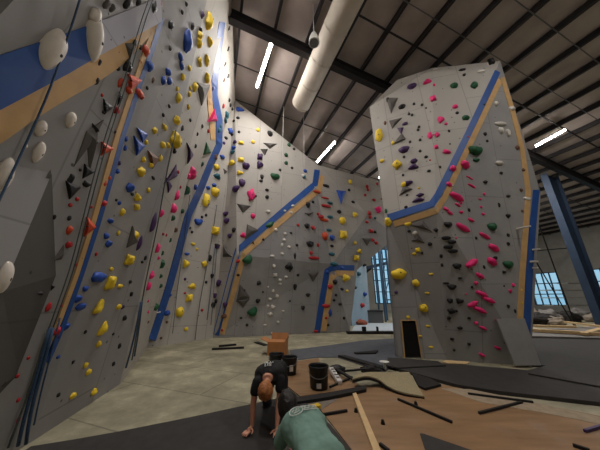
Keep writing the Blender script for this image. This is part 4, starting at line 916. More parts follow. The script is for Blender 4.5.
rope([(190, 195), (184, 240), (176, 300), (171, 350), (167, 385)], .011, MAT['rope_grey'], 'dark rope right of the second blue stripe hanging to the concrete', .10)
rope([(171, 345), (165, 370), (167, 386)], .013, MAT['rope_blue'], 'short blue rope tail touching the concrete below the corner wall, leftmost', .2)
rope([(217, 205), (212, 240), (203, 285), (197, 318), (195, 340), (189, 368)], .012, MAT['rope_grey'], 'rope with a looped tail hanging down the corner wall, second from the left', .10)
rope([(197, 318), (199, 338), (194, 355), (195, 372)], .010, MAT['rope_grey'], 'right strand of the looped rope tail at the foot of the corner wall', .14)
rope([(215, 245), (211, 290), (207, 320), (203, 345)], .013, MAT['rope_blue'], 'blue rope hanging down the corner wall just left of the third blue stripe', .10)
rope([(217, 245), (214, 290), (211, 325), (206, 352)], .012, MAT['rope_grey'], 'dark rope hanging down the corner wall, closest to the third blue stripe', .12)
for x, y0, y1, lb in ((281.5, 98, 186, 'white cord hanging from the roof in front of the upper back wall, the longer one'), (304, 130, 166, 'white cord hanging from the roof near the top of the back wall, the shorter one')):
    h = cast(x, y1); yy = h[0].y - .25; a = PY(x, y1, yy); b = PR(x, y0, .05); b = PY(x, y0, yy)
    b = Vector((a.x, a.y, roofz(a) - .1))
    o = MB().tube([a, b], .014, 6).build('thin_rope', MAT['rope_white']); tag(o, lb, 'cord', 'white cords by the back wall')
# ================================================================= floor coverings
def slab(poly, z, h, name, mat, label, cat, group=None, bevel=.004, parent=None):
    """poly in pixels = the visible top outline at height z+h"""
    pts = [PZ(x, y, z + h) for x, y in poly]
    mb = MB(); mb.prism(pts, h)
    o = mb.build(name, mat, parent, bevel=bevel)
    if label: tag(o, label, cat, group)
    return o
mt = lambda *a, **k: slab(*a, **k)
slab([(22, 452), (31, 446), (75, 439), (120, 431), (190, 417), (255, 403), (296, 394), (312, 408), (330, 424), (350, 448), (380, 500), (-30, 500)], 0, .035, 'floor_mat', MAT['rubber'], 'dark rubber mat in the foreground under the two kneeling people', 'mat')
slab([(346, 388), (440, 384), (520, 400), (612, 418), (720, 445), (720, 520), (400, 520), (352, 450), (332, 424), (316, 404)], 0, .018, 'plywood_sheet', MAT['ply'], 'large bare orange plywood sheet filling the right foreground', 'plywood')
slab([(297, 361), (319, 358), (321, 366), (362, 386), (342, 390), (300, 396), (285, 384), (286, 372)], 0, .018, 'plywood_sheet', MAT['ply'], 'small plywood sheet beside the black buckets', 'plywood')
slab([(290, 350), (330, 345), (366, 340), (400, 338), (402, 357), (384, 372), (338, 357), (319, 357), (292, 360)], 0, .02, 'floor_mat', MAT['rubber_blue'], 'flat blue-grey mat on the floor between the cardboard box and the tower', 'mat')
slab([(398, 359), (430, 362), (528, 370), (560, 362), (640, 356), (700, 360), (760, 420), (600, 402), (500, 391), (460, 385), (414, 373), (396, 368)], 0, .06, 'floor_mat', MAT['rubber'], 'thick dark rubber mat along the foot of the tower, right', 'mat')
slab([(531, 364), (531, 338), (620, 337), (760, 345), (700, 366), (640, 361), (560, 367)], 0, .05, 'floor_mat', MAT['rubber'], 'wide dark mat on the floor between the tower and the right-hand pile', 'mat')
slab([(528, 373), (640, 362), (700, 368), (780, 420), (600, 386)], .06, .03, 'floor_mat', MAT['rubber'], 'dark upper mat layered on the thick mat at right', 'mat')
slab([(338, 355), (345, 355), (386, 366), (384, 369)], .02, .05, 'foam_strip', MAT['foam_black'], 'long black foam strip on the blue-grey mat, pointing at the tower', 'foam')
slab([(388, 357.5), (402, 358), (438, 361), (446, 365), (424, 366), (398, 367.5), (386, 365)], .06, .03, 'floor_mat', MAT['rubber'], 'thin dark mat lying at the foot of the tower doorway', 'mat')
slab([(412, 373), (430, 378), (441, 384), (425, 388), (418, 385)], .02, .04, 'foam_strip', MAT['foam_black'], 'small black foam offcut beside the curled beige carpet', 'foam')
slab([(354, 352), (378, 350), (376, 352.5), (356, 353)], .02, .04, 'foam_strip', MAT['foam_black'], 'short black foam strip lying alone on the blue-grey mat', 'foam')
slab([(286, 398.5), (330, 392), (366, 385), (366, 389), (330, 396.5), (289, 403)], .018, .05, 'foam_strip', MAT['foam_black'], 'long black foam strip lying across the plywood, beside the yellow box', 'foam')
slab([(420, 433), (424, 433.5), (478, 452), (500, 470), (432, 470)], .018, .02, 'floor_mat', MAT['rubber'], 'dark triangular mat offcut on the plywood at the bottom edge', 'mat')
slab([(352, 392), (356, 392), (383, 455), (375, 455)], .018, .03, 'lumber_board', MAT['lumber'], 'pale narrow board lying on the plywood toward the camera', 'board')
slab([(346, 387), (368, 391), (330, 400), (318, 402), (298, 398), (320, 391)], .018, .006, 'floor_mat', MAT['rubber_blue'], 'grey thin mat piece under the black foam strip by the yellow box', 'mat') if False else None
slab([(440, 388), (470, 389), (520, 399), (600, 417), (640, 428), (600, 424), (540, 412), (480, 402)], .018, .004, 'paper_strip', M('grey_underlay', (150, 134, 112), .9, .15, 10), 'pale grey underlay strip between thick dark mat and plywood', 'underlay')
slab([(302, 400), (320, 396), (350, 390), (330, 404), (316, 413), (309, 406)], .018, .004, 'paper_strip', M('grey_underlay_b', (118, 108, 98), .9, .15, 10), 'grey underlay piece under the yellow box', 'underlay')
BARS = [((398, 399), (452, 422), 'thin dark bar with a knob lying on the middle of the plywood'), ((468, 393.5), (533, 402), 'thin dark bar lying nearest the thick dark mat'),
        ((479, 413), (522, 402), 'thin dark bar pointing away from the camera at right'), ((585, 431), (612, 423), 'purple bar lying at the right picture edge'),
        ((573, 445), (590, 450.5), 'short dark bar at the bottom right corner'), ((380, 444), (389, 451), 'tiny dark bar beside the pale board at the bottom edge'),
        ((318, 415.5), (347, 410.5), 'dark bar lying between the yellow box and the pale board')]
MAT['purple_metal'] = M('purple_bar', (58, 40, 88), .5, .1)
for a, b, lb in BARS:
    A, B = PZ(*a, .035), PZ(*b, .035)
    o = MB().beam(A, B, .03, .03).build('metal_bar', MAT['purple_metal' if 'purple' in lb else 'foam_black']); tag(o, lb, 'bar', 'bars lying on the plywood')
for x, y, lb in ((416, 405, 'small black knob lying on the long dark bar'), (383, 424, 'small black cap lying left of the long dark bar'), (356, 412, 'small black clip lying beside the pale board')):
    p = PZ(x, y, .018); o = MB().tube([p, p + Vector((0, 0, .03)), p + Vector((0, 0, .05))], .03, 10, .015).build('plastic_cap', MAT['black']); tag(o, lb, 'cap')

# curled carpet
def curled():
    top = [((352, 379), .16), ((366, 376), .20), ((378, 379), .15), ((388, 386), .09), ((402, 392), .07), ((424, 396), .06)]
    far = [((356, 374), .18), ((368, 372), .20), ((384, 372), .16), ((392, 372.5), .11), ((402, 372), .09), ((409, 372), .08)]
    A = [PZ(p[0], p[1], h) for p, h in top]; B = [PZ(p[0], p[1], h) for p, h in far]
    def spl(L, n=6):
        o = []
        for i in range(len(L) - 1):
            p0, p1, p2, p3 = L[max(i - 1, 0)], L[i], L[i + 1], L[min(i + 2, len(L) - 1)]
            for j in range(n):
                t = j / n; o.append(.5 * ((2 * p1) + (p2 - p0) * t + (2 * p0 - 5 * p1 + 4 * p2 - p3) * t * t + (3 * p1 - p0 - 3 * p2 + p3) * t ** 3))
        return o + [L[-1]]
    A, B = spl(A), spl(B); m = 5
    t = thing('carpet_piece', Vector((A[0].x, A[0].y, .0)), 'curled beige carpet offcut with a thick dark foam edge, in front of the tower', 'carpet')
    for nm, mat, o0, th in (('carpet_top', MAT['carpet'], 0, .02), ('foam_backing', MAT['foam_black'], -.022, .045)):
        bm = bmesh.new(); R = []
        for a, b in zip(A, B): R.append([bm.verts.new(a.lerp(b, j / m) + Vector((0, 0, o0))) for j in range(m + 1)])
        R2 = []
        for a, b in zip(A, B): R2.append([bm.verts.new(a.lerp(b, j / m) + Vector((0, 0, o0 - th))) for j in range(m + 1)])
        n = len(R)
        for i in range(n - 1):
            for j in range(m):
                bm.faces.new((R[i][j], R[i + 1][j], R[i + 1][j + 1], R[i][j + 1])); bm.faces.new((R2[i][j], R2[i][j + 1], R2[i + 1][j + 1], R2[i + 1][j]))
            bm.faces.new((R[i][0], R2[i][0], R2[i + 1][0], R[i + 1][0])); bm.faces.new((R[i][m], R[i + 1][m], R2[i + 1][m], R2[i][m]))
        for j in range(m):
            bm.faces.new((R[0][j], R[0][j + 1], R2[0][j + 1], R2[0][j])); bm.faces.new((R[-1][j], R2[-1][j], R2[-1][j + 1], R[-1][j + 1]))
        mb = MB(); mb.bm.free(); mb.bm = bm; mb.build(nm, mat, t, smooth=False)
curled()
# crossing foam / wood strips left of the carpet
for a, b, za, zb, w, lb in (((336, 369), (356, 381), .10, .05, .07, 'black foam strip slanting left of the curled carpet'), ((330, 387), (352, 377), .03, .05, .03, 'thin dark strip crossing under the slanting foam strip'),
                            ((344, 371), (366, 369), .12, .16, .05, 'dark crumpled strip behind the slanting foam strip')):
    o = MB().beam(PZ(*a, za), PZ(*b, zb), w, .03).build('foam_strip', MAT['foam_black']); tag(o, lb, 'foam')
# crumpled grey wrap
def lump(name, px, py, z, size, mat, label, cat, seed=1, amp=.25, group=None, sq=1):
    bm = bmesh.new(); bmesh.ops.create_icosphere(bm, subdivisions=4, radius=.5); o_ = Vector((seed * 2.3, seed, 4))
    p = PZ(px, py, z)
    for v in bm.verts:
        d = v.co.normalized(); v.co *= 1 + amp * noise.noise(d * 2 + o_) + amp * .5 * noise.noise(d * 6 + o_)
        v.co = Vector((v.co.x * size[0], v.co.y * size[1], max(v.co.z, -.28) * size[2] + .28 * size[2])) + p
    mb = MB(); mb.bm.free(); mb.bm = bm; o = mb.build(name, mat, smooth=True); tag(o, label, cat, group); return o
lump('foam_scrap', 371, 372, .05, (.42, .25, .16), MAT['foam_black'], 'dark crumpled foam scrap just left of the curled carpet', 'foam', 3, .4)
lump('tool_bag', 337, 372, .02, (.36, .22, .18), MAT['black'], 'black soft tool bag lying right of the large black bucket', 'bag', 5, .2)

# cardboard box with open flaps
def cbox():
    p = PZ(276, 356, 0); w, d, h = .52, .42, .36
    a = math.radians(-8); X = Vector((math.cos(a), math.sin(a), 0)); Y = Vector((-math.sin(a), math.cos(a), 0)); Z = Vector((0, 0, 1))
    t = thing('cardboard_box', p, 'open brown cardboard box standing behind the black buckets', 'box')
    R = Matrix((X, Y, Z)).transposed(); th = .008; c = p + Y * d / 2
    mb = MB(); mb.box(c + Z * .005, (w, d, .01), R)
    for s in (-1, 1):
        mb.box(c + X * s * w / 2 + Z * h / 2, (th, d, h), R); mb.box(c + Y * s * d / 2 + Z * h / 2, (w, th, h), R)
    mb.build('box_body', MAT['card'], t)
    for nm, base, out, ln, wd, ang in (('flap', c + X * -w / 2 + Z * h, -X, .24, d, 20), ('flap', c + X * w / 2 + Z * h, X, .12, d, 75), ('flap', c + Y * d / 2 + Z * h, Y, .2, w, 70), ('flap', c - Y * d / 2 + Z * h, Y * 1, .15, w, 20)):
        dr = (out * math.cos(math.radians(ang)) + Z * math.sin(math.radians(ang))).normalized()
        side = dr.cross(out.cross(Z)).normalized() if False else None
        wdir = (Y if abs(out.dot(X)) > .5 else X)
        e0, e1 = base - wdir * wd / 2, base + wdir * wd / 2
        mb = MB(); nrm = dr.cross(wdir).normalized(); mb.prism([e0, e1, e1 + dr * ln, e0 + dr * ln], th, nrm); mb.build(nm, MAT['card'], t)
cbox()
def bucket(px, py, w, h, label, lab=None, hnd=True):
    p = PZ(px, py, .018); t = thing('bucket', p, label, 'bucket', 'black buckets')
    Z = Vector((0, 0, 1)); n = 28
    bm = bmesh.new(); prof = [(.0, .0), (.41, .0), (.43, .02), (.485, .86), (.5, .87), (.5, .93), (.515, .94), (.515, 1.0), (.475, 1.0), (.465, .9), (.41, .05), (0, .05)]
    rings = []
    for r, z in prof:
        rings.append([bm.verts.new(p + Vector((math.cos(2 * math.pi * k / n) * r * w, math.sin(2 * math.pi * k / n) * r * w, z * h))) for k in range(n)] if r > 0 else [bm.verts.new(p + Vector((0, 0, z * h)))])
    for a, b in zip(rings, rings[1:]):
        for k in range(n):
            k2 = (k + 1) % n
            if len(a) == 1: bm.faces.new((a[0], b[k], b[k2]))
            elif len(b) == 1: bm.faces.new((a[k], a[k2], b[0]))
            else: bm.faces.new((a[k], a[k2], b[k2], b[k]))
    mb = MB(); mb.bm.free(); mb.bm = bm; mb.build('bucket_body', MAT['black'], t, smooth=True)
    to = (CAM - p); to.z = 0; to.normalize(); sd = Vector((-to.y, to.x, 0))
    if lab:
        bm = bmesh.new(); R = []
        for k in range(5):
            a = (k / 4 - .5) * .5 + lab[0]; dr = to * math.cos(a) + sd * math.sin(a)
            R.append([bm.verts.new(p + dr * (w * (.43 + .055 * z) + .006) + Z * z * h) for z in (lab[1], lab[2])])
        for a, b in zip(R, R[1:]): bm.faces.new((a[0], b[0], b[1], a[1]))
        mb = MB(); mb.bm.free(); mb.bm = bm; o = mb.build('label', MAT['label'], t)
        s = o.modifiers.new('t', 'SOLIDIFY'); s.thickness = .004
    if hnd:
        pts = [p + sd * (math.cos(a) * w * .53) + to * (w * .12 + w * .52 * math.sin(a) * .8) + Z * (h * .88 - h * .35 * math.sin(a)) for a in [math.pi * k / 12 for k in range(13)]]
        MB().tube(pts, .006, 6).build('handle', MAT['metal'], t)
bucket(319, 388, .37, .37, 'large black bucket with a white label, on the plywood', (.0, .12, .33))
bucket(289.5, 374, .33, .34, 'black bucket with a grey mark, right of the two behind the kneeling person', (.25, .25, .6))
bucket(276, 372, .33, .37, 'black bucket directly behind the kneeling person in black, left of its pair', (.1, .3, .6))
# tube of adhesive / white-black bag
o = MB().beam(PZ(331, 369, .12), PZ(340, 383, .05), .10, .09).build('sealant_bag', MAT['label'], bevel=.02); tag(o, 'white and black printed bag leaning beside the large black bucket', 'bag')
for k in range(4):
    a, b = PZ(331, 369, .125), PZ(340, 383, .055); p = a.lerp(b, .2 + .2 * k)
    q = MB().box(p + Vector((0, -.005, .05)), (.07 - .01 * (k % 2), .03, .006)).build('print_mark', MAT['black'], None)
    q.parent = o; q.location -= o.location
# yellow box
p = PZ(314, 409, .03)
t = thing('tape_measure_box', p, 'small bright yellow tool case on the underlay near the plywood corner', 'tool case'); t.name = 'tool_case'
R = Matrix.Rotation(math.radians(28), 3, 'Z')
MB().box(p + Vector((0, 0, .025)), (.20, .085, .05), R).build('case_body', MAT['yellow_plastic'], t, bevel=.008)
MB().box(p + R @ Vector((-.05, -.045, .03)), (.03, .008, .02), R).build('latch', MAT['black'], t)
# white lamp / cup thing at the mat end
p = PZ(385, 369, .06); t = thing('work_light', p, 'small white flared stand on the mats in front of the tower doorway', 'stand')
MB().tube([p, p + Vector((0, 0, .12))], .03, 12).build('stem', MAT['white_metal'], t)
MB().tube([p + Vector((0, 0, .12)), p + Vector((0, 0, .15))], .05, 16, .11).build('top_plate', MAT['white_metal'], t)
# steel tray parts on the concrete
def bar_px(a, b, z, w, h, name, mat, lb, cat, group=None):
    o = MB().beam(PZ(*a, z), PZ(*b, z), w, h).build(name, mat, bevel=.004); tag(o, lb, cat, group); return o
bar_px((212, 349), (244, 347.5), .03, .10, .05, 'foam_offcut', MAT['foam_black'], 'long dark offcut lying on the concrete by the wall, nearer of two', 'offcut')
bar_px((219, 346), (236, 344.5), .03, .12, .05, 'foam_offcut', MAT['foam_black'], 'short dark offcut lying on the concrete by the wall, farther of two', 'offcut')
bar_px((256, 342), (266, 345), .03, .18, .02, 'foam_offcut', MAT['foam_black'], 'dark flat offcut leaning left of the cardboard box', 'offcut')

# board leaning on the tower
a, b = wp(495, 318, .09), wp(521, 318, .09); c, d = PZ(536, 364, .06), PZ(511, 364, .06)
c += Vector((0, -.12, 0)); d += Vector((0, -.12, 0))
mb = MB(); n_ = (b - a).cross(d - a).normalized()
if n_.dot(CAM - a) < 0: n_ = -n_
mb.prism([a, b, c, d], .04, -n_)
o = mb.build('leaning_panel', M('grey_board', (150, 148, 146), .7, .06, 4)); tag(o, 'grey panel board leaning on the foot of the tower', 'board')

o = slab([(442, 361.5), (446, 360), (470, 361.5), (467, 363.5), (448, 363)], .06, .02, 'plywood_offcut', MAT['lumber'], 'pale plywood offcut lying at the foot of the tower, on the dark mat', 'plywood')
# ================================================================= far hall, seen through the gaps
def far_beam(a, b, f, w, mat, name, lb, cat, h=None):
    o = MB().beam(PF(*a, f), PF(*b, f), w, h or w, up=Vector((0, 1, 0))).build(name, mat); tag(o, lb, cat); return o
p = PZ(376, 323, 0)
t = thing('storage_cabinet', p, 'grey low cabinet in the far bay seen through the gap', 'cabinet')
sc_ = toPx(p)[2] / F
MB().box(p + Vector((0, .4, 5.5 * sc_)), (15 * sc_, .9, 11 * sc_)).build('body', M('grey_cabinet', (96, 98, 100), .6, .05), t)
MB().box(p + Vector((0, .4, 11.3 * sc_)), (15.6 * sc_, 1.0, .08)).build('top', MAT['steel'], t)
# black ledge with two small things
p = PZ(371, 334, 0); s_ = toPx(p)[2] / F
o = MB().box(p + Vector((0, .1, .05)), (47 * s_, .35, .1)).build('foam_ledge', MAT['foam_black']); tag(o, 'long black foam edge on the floor across the gap beside the tower', 'foam')
for dx, lb in ((-6, 'small black box on the foam edge, left'), (7.5, 'small dark bottle on the foam edge, right')):
    o = MB().box(p + Vector((dx * s_, .1, .20)), (.18 if dx < 0 else .08, .12, .2)).build('small_box' if dx < 0 else 'bottle', MAT['black'], bevel=.01); tag(o, lb, 'box' if dx < 0 else 'bottle')
slab([(350, 333), (396, 333), (396, 323), (356, 323)], 0, .02, 'floor_mat', M('pale_lit_floor', (170, 180, 186), .6, .06), 'pale sheet painting the lit floor in the far bay behind the gap', 'mat')  # pale sheet: brightness of the lit far floor put into colour
# tall cylinder / scaffold tower / blue column in the gap
def lattice(px, y0, y1, w, mat, label, name='scaffold_tower'):
    b = PZ(px, y1, 0); f = toPx(b)[2]; t = thing(name, b, label, 'scaffold'); wd = w * f / F
    top = PY(px, y0, b.y).z
    for sx in (-1, 1):
        for sy in (0, 1):
            MB().tube([b + Vector((sx * wd / 2, sy * 1.2, 0)), b + Vector((sx * wd / 2, sy * 1.2, top))], .07, 8).build('post', mat, t)
    n = max(2, int(top / 1.3))
    for i in range(1, n):
        z = top * i / n
        MB().beam(b + Vector((-wd / 2, 0, z)), b + Vector((wd / 2, 0, z)), .08, .08).build('rung', mat, t)
        MB().beam(b + Vector((-wd / 2, 0, z)), b + Vector((wd / 2, 0, top * min(n, i + 1) / n)), .05, .05).build('brace', mat, t)
MAT['scaf'] = M('blue_scaffold', (70, 100, 130), .5, .1, 3)
lattice(362, 262, 322, 9, MAT['scaf'], 'blue-grey scaffold tower in the far bay, left of the cabinet')
lattice(390, 240, 322, 8, MAT['scaf'], 'blue-grey scaffold tower in the far bay, right of the cabinet')
p = PZ(392, 321, 0); o = MB().beam(p, p + Vector((0, 0, 8)), .55, .35).build('steel_post', MAT['steel_blue']); tag(o, 'dark steel post in the far bay just left of the tower', 'post')
far_beam((353, 282), (371, 268), 24, .25, MAT['foam_black'], 'roof_brace', 'dark slanting brace across the top of the far window', 'brace')
far_beam((366, 268), (392, 262), 24, .3, MAT['steel_blue'], 'roof_brace', 'horizontal steel brace near the top of the far window', 'brace')
lump('clutter_bag', 361, 325, 0, (.7, .5, .4), M('rust_cloth', (150, 80, 60), .8, .2), 'reddish heap on the floor left of the far cabinet', 'heap', 2)

# pile of stuff along the right side
T_ = M('dusty_canvas', (150, 138, 124), .9, .12, 3, bump=.3)
slab([(530, 336), (534, 329), (600, 326), (660, 326), (700, 340)], 0, .12, 'crash_pad', MAT['grey_tarp'], 'long low grey pad lying on the floor at right, beyond the tower', 'pad')
for i, (px, py, w, d, h, mk, lb) in enumerate([
    (541, 324, 1.9, 1.2, .85, MAT['foam_black'], 'black heap of bags directly right of the tower foot'),
    (551, 322, 1.3, .9, 1.0, MAT['grey_tarp'], 'grey tarp bundle on the pile beyond the tower, centre'),
    (556, 325, 1.0, .7, .6, T_, 'pale canvas bundle in front of the grey tarp bundle'),
    (533, 322, 1.0, .8, 1.2, T_, 'pale rounded sack right behind the tower edge'),
    (568, 322, 1.4, 1.0, .9, MAT['foam_black'], 'dark heap under the steel column foot'),
    (584, 320, 1.6, 1.0, 1.0, MAT['grey_tarp'], 'grey draped heap at the right picture edge'),
    (596, 322, 1.2, .9, .7, T_, 'pale draped heap nearest the right picture edge')]):
    lump('bundle', px, py, 0, (w, d, h), mk, lb, 'bundle', i + 2, .35)
for a, b, z, w, h, lb in (((531, 330), (600, 334), .2, .22, .12, 'long pale board on the floor in front of the right pile, nearest'), ((534, 326), (575, 327), .25, .2, .1, 'pale board lying on the pile right of the tower'),
                          ((572, 331), (612, 322), .06, .18, .1, 'pale board lying aslant at the right picture edge'), ((566, 322), (606, 327), .30, .2, .08, 'pale board lying on top of the right pile'),
                          ((584, 334), (612, 326), .2, .2, .1, 'short pale board at the far right edge, low')):
    o = MB().beam(PZ(*a, z), PZ(*b, z), w, h).build('lumber_board', MAT['lumber']); tag(o, lb, 'board', 'boards on the right-hand pile')
# window-side clutter: pale tables / racks
def rack(px, py, w, h, d, label, n=4):
    p = PZ(px, py, 0); t = thing('storage_rack', p, label, 'rack')
    for sx in (-1, 1):
        for sy in (0, 1): MB().beam(p + Vector((sx * w / 2, sy * d, 0)), p + Vector((sx * w / 2, sy * d, h)), .07, .07).build('post', MAT['steel_blue'], t)
    for i in range(n):
        MB().box(p + Vector((0, d / 2, h * (i + .6) / n)), (w, d, .06)).build('shelf', MAT['shell'], t)
rack(575, 319, 2.6, 2.4, .9, 'grey shelving rack left of the steel column foot')
rack(590, 318, 1.6, 3.0, .9, 'tall grey rack right of the steel column', 5)
# two dark cords from roof to the pile
for (a, b, lb) in (((541, 270), (578, 332), 'dark hanging strap in front of the right windows, left'), ((556, 272), (577, 330), 'dark hanging strap in front of the right windows, right')):
    x0 = PF(*b, 13.6); o = MB().tube([PF(a[0] - (b[0] - a[0]) * 1.2, a[1] - (b[1] - a[1]) * 1.2, 13.6), PF(*a, 13.6), x0], .035, 6).build('hanging_strap', MAT['foam_black']); tag(o, lb, 'strap', 'straps by the right windows')
far_beam((533, 251), (580, 247), 23.3, .08, MAT['steel'], 'conduit_pipe', 'thin horizontal pipe on the right wall above the windows', 'pipe')
# pale far climbing wall seen through the gap, left of the far window
a = PZ(352, 326, 0); b = PN(371, 322, a.dot(N) + 1.2); b.z = 0
FWV = dict(a=a, b=b, c=b + Vector((0, 0, 8.5)), d=a + Vector((0, 0, 8.5)))
fw = thing('far_climbing_wall', a.lerp(b, .5), 'pale blue climbing wall in the far bay, seen through the gap beside the tower', 'climbing wall')
fo = facet_wall('far_panel', FWV, [(('a', 'b', 'c', 'd'), 'far')], .2) if MAT.setdefault('far', wall_mat('pale_blue_panel', (150, 176, 196))) else None
fo.parent = fw; fo.location -= fw.location
nn = (b - a).cross(Vector((0, 0, 1))).normalized()
if nn.dot(CAM - a) < 0: nn = -nn
for i, (fx, z, c) in enumerate(((.2, 2.2, 'K'), (.5, 3.1, 'T'), (.75, 1.8, 'B'), (.35, 4.2, 'P'), (.65, 5.0, 'K'), (.3, 5.9, 'B'), (.8, 6.4, 'Y'), (.55, 1.1, 'R'), (.85, 3.8, 'K'))):
    o = bpy.data.objects.new('climbing_hold', mesh_col('b', i % 4, c)); COL.objects.link(o)
    R = Matrix((nn.cross(Vector((0, 0, 1))), Vector((0, 0, 1)), nn)).transposed()
    o.matrix_world = Matrix.Translation(a.lerp(b, fx) + Vector((0, 0, z))) @ (R if R.determinant() > 0 else Matrix((-nn.cross(Vector((0, 0, 1))), Vector((0, 0, 1)), nn)).transposed()).to_4x4() @ Matrix.Diagonal((.35, .3, .2, 1))
    tag(o, '%s hold on the pale blue far wall, %s' % (HC[c][3], ['lowest at left', 'a third up, centre', 'low at right', 'halfway up at left', 'above halfway, right of centre', 'high at left', 'topmost at right', 'lowest of all', 'halfway up, far right'][i]), 'climbing hold', 'holds on the far pale wall')
# ================================================================= people
def skin_mesh(chains, sub=2):
    """chains: list of lists of (Vector, radius or (rx, ry)); chains may branch by reusing a point. returns evaluated bmesh"""
    bm = bmesh.new(); sk = bm.verts.layers.skin.verify(); vmap = {}
    first = True
    for ch in chains:
        prev = None
        for p, r in ch:
            key = tuple(round(q, 4) for q in p)
            if key not in vmap:
                v = bm.verts.new(p); rr = r if isinstance(r, tuple) else (r, r); v[sk].radius = rr
                if first: v[sk].use_root = True; first = False
                vmap[key] = v
            v = vmap[key]
            if prev is not None and prev is not v and bm.edges.get((prev, v)) is None: bm.edges.new((prev, v))
            prev = v
    me = bpy.data.meshes.new('tmp'); bm.to_mesh(me); bm.free()
    o = bpy.data.objects.new('tmp', me); COL.objects.link(o)
    s = o.modifiers.new('s', 'SKIN'); s.use_smooth_shade = True; s.branch_smoothing = .6
    m = o.modifiers.new('ss', 'SUBSURF'); m.levels = sub; m.render_levels = sub
    dg = bpy.context.evaluated_depsgraph_get(); ev = o.evaluated_get(dg); me2 = bpy.data.meshes.new_from_object(ev)
    out = bmesh.new(); out.from_mesh(me2)
    bpy.data.objects.remove(o); bpy.data.meshes.remove(me2); bpy.data.meshes.remove(me)
    return out
def merge(bms):
    b = bmesh.new()
    for x in bms:
        me = bpy.data.meshes.new('t'); x.to_mesh(me); b.from_mesh(me); bpy.data.meshes.remove(me); x.free()
    return b
def head_bm(c, face, up, s=1.0):
    """head with brow, nose, mouth, chin, ears; c = centre, face = looking direction, up = crown direction"""
    f = face.normalized(); u = (up - f * up.dot(f)).normalized(); r = f.cross(u)
    bm = bmesh.new(); bmesh.ops.create_icosphere(bm, subdivisions=4, radius=1.0)
    for v in bm.verts:
        x, y, z = v.co          # x right, y front, z up
        X, Y, Z = x * .075, y * .095, z * .118
        if z < 0: X *= 1 - .28 * (-z) ** 1.2; Y *= 1 - .12 * (-z)
        if y > 0:
            n = math.exp(-((x / .16) ** 2 + ((z + .15) / .22) ** 2)); Y += .024 * n       # nose
            Y += .006 * math.exp(-((x / .5) ** 2 + ((z - .22) / .1) ** 2))                   # brow
            for e in (-.36, .36): Y -= .011 * math.exp(-(((x - e) / .17) ** 2 + ((z - .04) / .12) ** 2))
            Y += .006 * math.exp(-((x / .28) ** 2 + ((z + .46) / .07) ** 2)); Y -= .004 * math.exp(-((x / .3) ** 2 + ((z + .40) / .03) ** 2))
            Y += .008 * math.exp(-((x / .25) ** 2 + ((z + .8) / .15) ** 2))
        ear = math.exp(-(((abs(x) - 1) / .18) ** 2 + ((y + .05) / .2) ** 2 + ((z + .05) / .25) ** 2)); X += math.copysign(.016 * ear, x)
        v.co = c + (r * X + f * Y + u * Z) * s
    return bm
def hair_bm(c, face, up, s=1.0, seed=1, low=-.25, front=.55, th=.016, tail=None):
    f = face.normalized(); u = (up - f * up.dot(f)).normalized(); r = f.cross(u)
    bm = bmesh.new(); bmesh.ops.create_icosphere(bm, subdivisions=4, radius=1.0); dele = []
    for v in bm.verts:
        x, y, z = v.co
        n = noise.noise(Vector((x * 5 + seed, y * 5, z * 2)))
        n += .6 * noise.noise(Vector((x * 14 + seed, y * 14, z * 3))); X, Y, Z = x * (.075 + th + .009 * n), y * (.095 + th + .009 * n), z * (.118 + th + .008 * n)
        line = low if y < front - .25 else low + (y - front + .25) * 2.2
        if z < line: k = .80; X *= k; Y *= k; Z = max(Z, line * .125 - .01)
        v.co = c + (r * X + f * Y + u * Z) * s
    return bm
def hand_chains(wrist, d, palm_n, s=1.0, curl=.15, side=1):
    """palm and five bent fingers; d = finger direction, palm_n = back-of-hand normal, side = thumb side"""
    d = d.normalized(); n = (palm_n - d * palm_n.dot(d)).normalized(); t = d.cross(n) * side
    out = []; pc = wrist + d * .045 * s
    out.append([(wrist, (.022 * s, .026 * s)), (pc, (.016 * s, .036 * s)), (wrist + d * .08 * s, (.012 * s, .036 * s))])
    fl = []
    for k, (off, ln) in enumerate(((-.030, .060), (-.010, .074), (.010, .078), (.030, .070))):
        off = -off; b = wrist + d * .07 * s + t * (off * -1) * s; e = (d + t * (-off * 3.2)).normalized()
        p1 = b + e * ln * .45 * s; e2 = (e - n * curl).normalized(); p2 = p1 + e2 * ln * .32 * s; e3 = (e2 - n * curl * 1.6).normalized(); p3 = p2 + e3 * ln * .26 * s
        fl.append([(b - e * .02 * s, .009 * s), (p1, .0088 * s), (p2, .0078 * s), (p3, .0066 * s)])
    b = wrist + d * .02 * s + t * .022 * s; e = (d * .65 + t * .9).normalized(); p1 = b + e * .035 * s; e2 = (d * .9 + t * .45).normalized(); p2 = p1 + e2 * .03 * s
    fl.append([(b - e * .01 * s, .012 * s), (p1, .011 * s), (p2, .009 * s), (p2 + e2 * .02 * s, .0075 * s)])
    return out, fl
def finish(bm, name, mat, parent, voxel=None, origin=None):
    bmesh.ops.recalc_face_normals(bm, faces=bm.faces)
    mb = MB(); mb.bm.free(); mb.bm = bm; o = mb.build(name, mat, parent, smooth=True)
    if voxel:
        m = o.modifiers.new('unify', 'REMESH'); m.mode = 'VOXEL'; m.voxel_size = voxel; m.use_smooth_shade = True
        s = o.modifiers.new('soft', 'CORRECTIVE_SMOOTH') if False else None
    return o
def ellips(c, ax, n=3):      # solid blob for buttocks / deltoid joins
    bm = bmesh.new(); bmesh.ops.create_icosphere(bm, subdivisions=n, radius=1.0)
    for v in bm.verts: v.co = c + ax[0] * v.co.x + ax[1] * v.co.y + ax[2] * v.co.z
    return bm
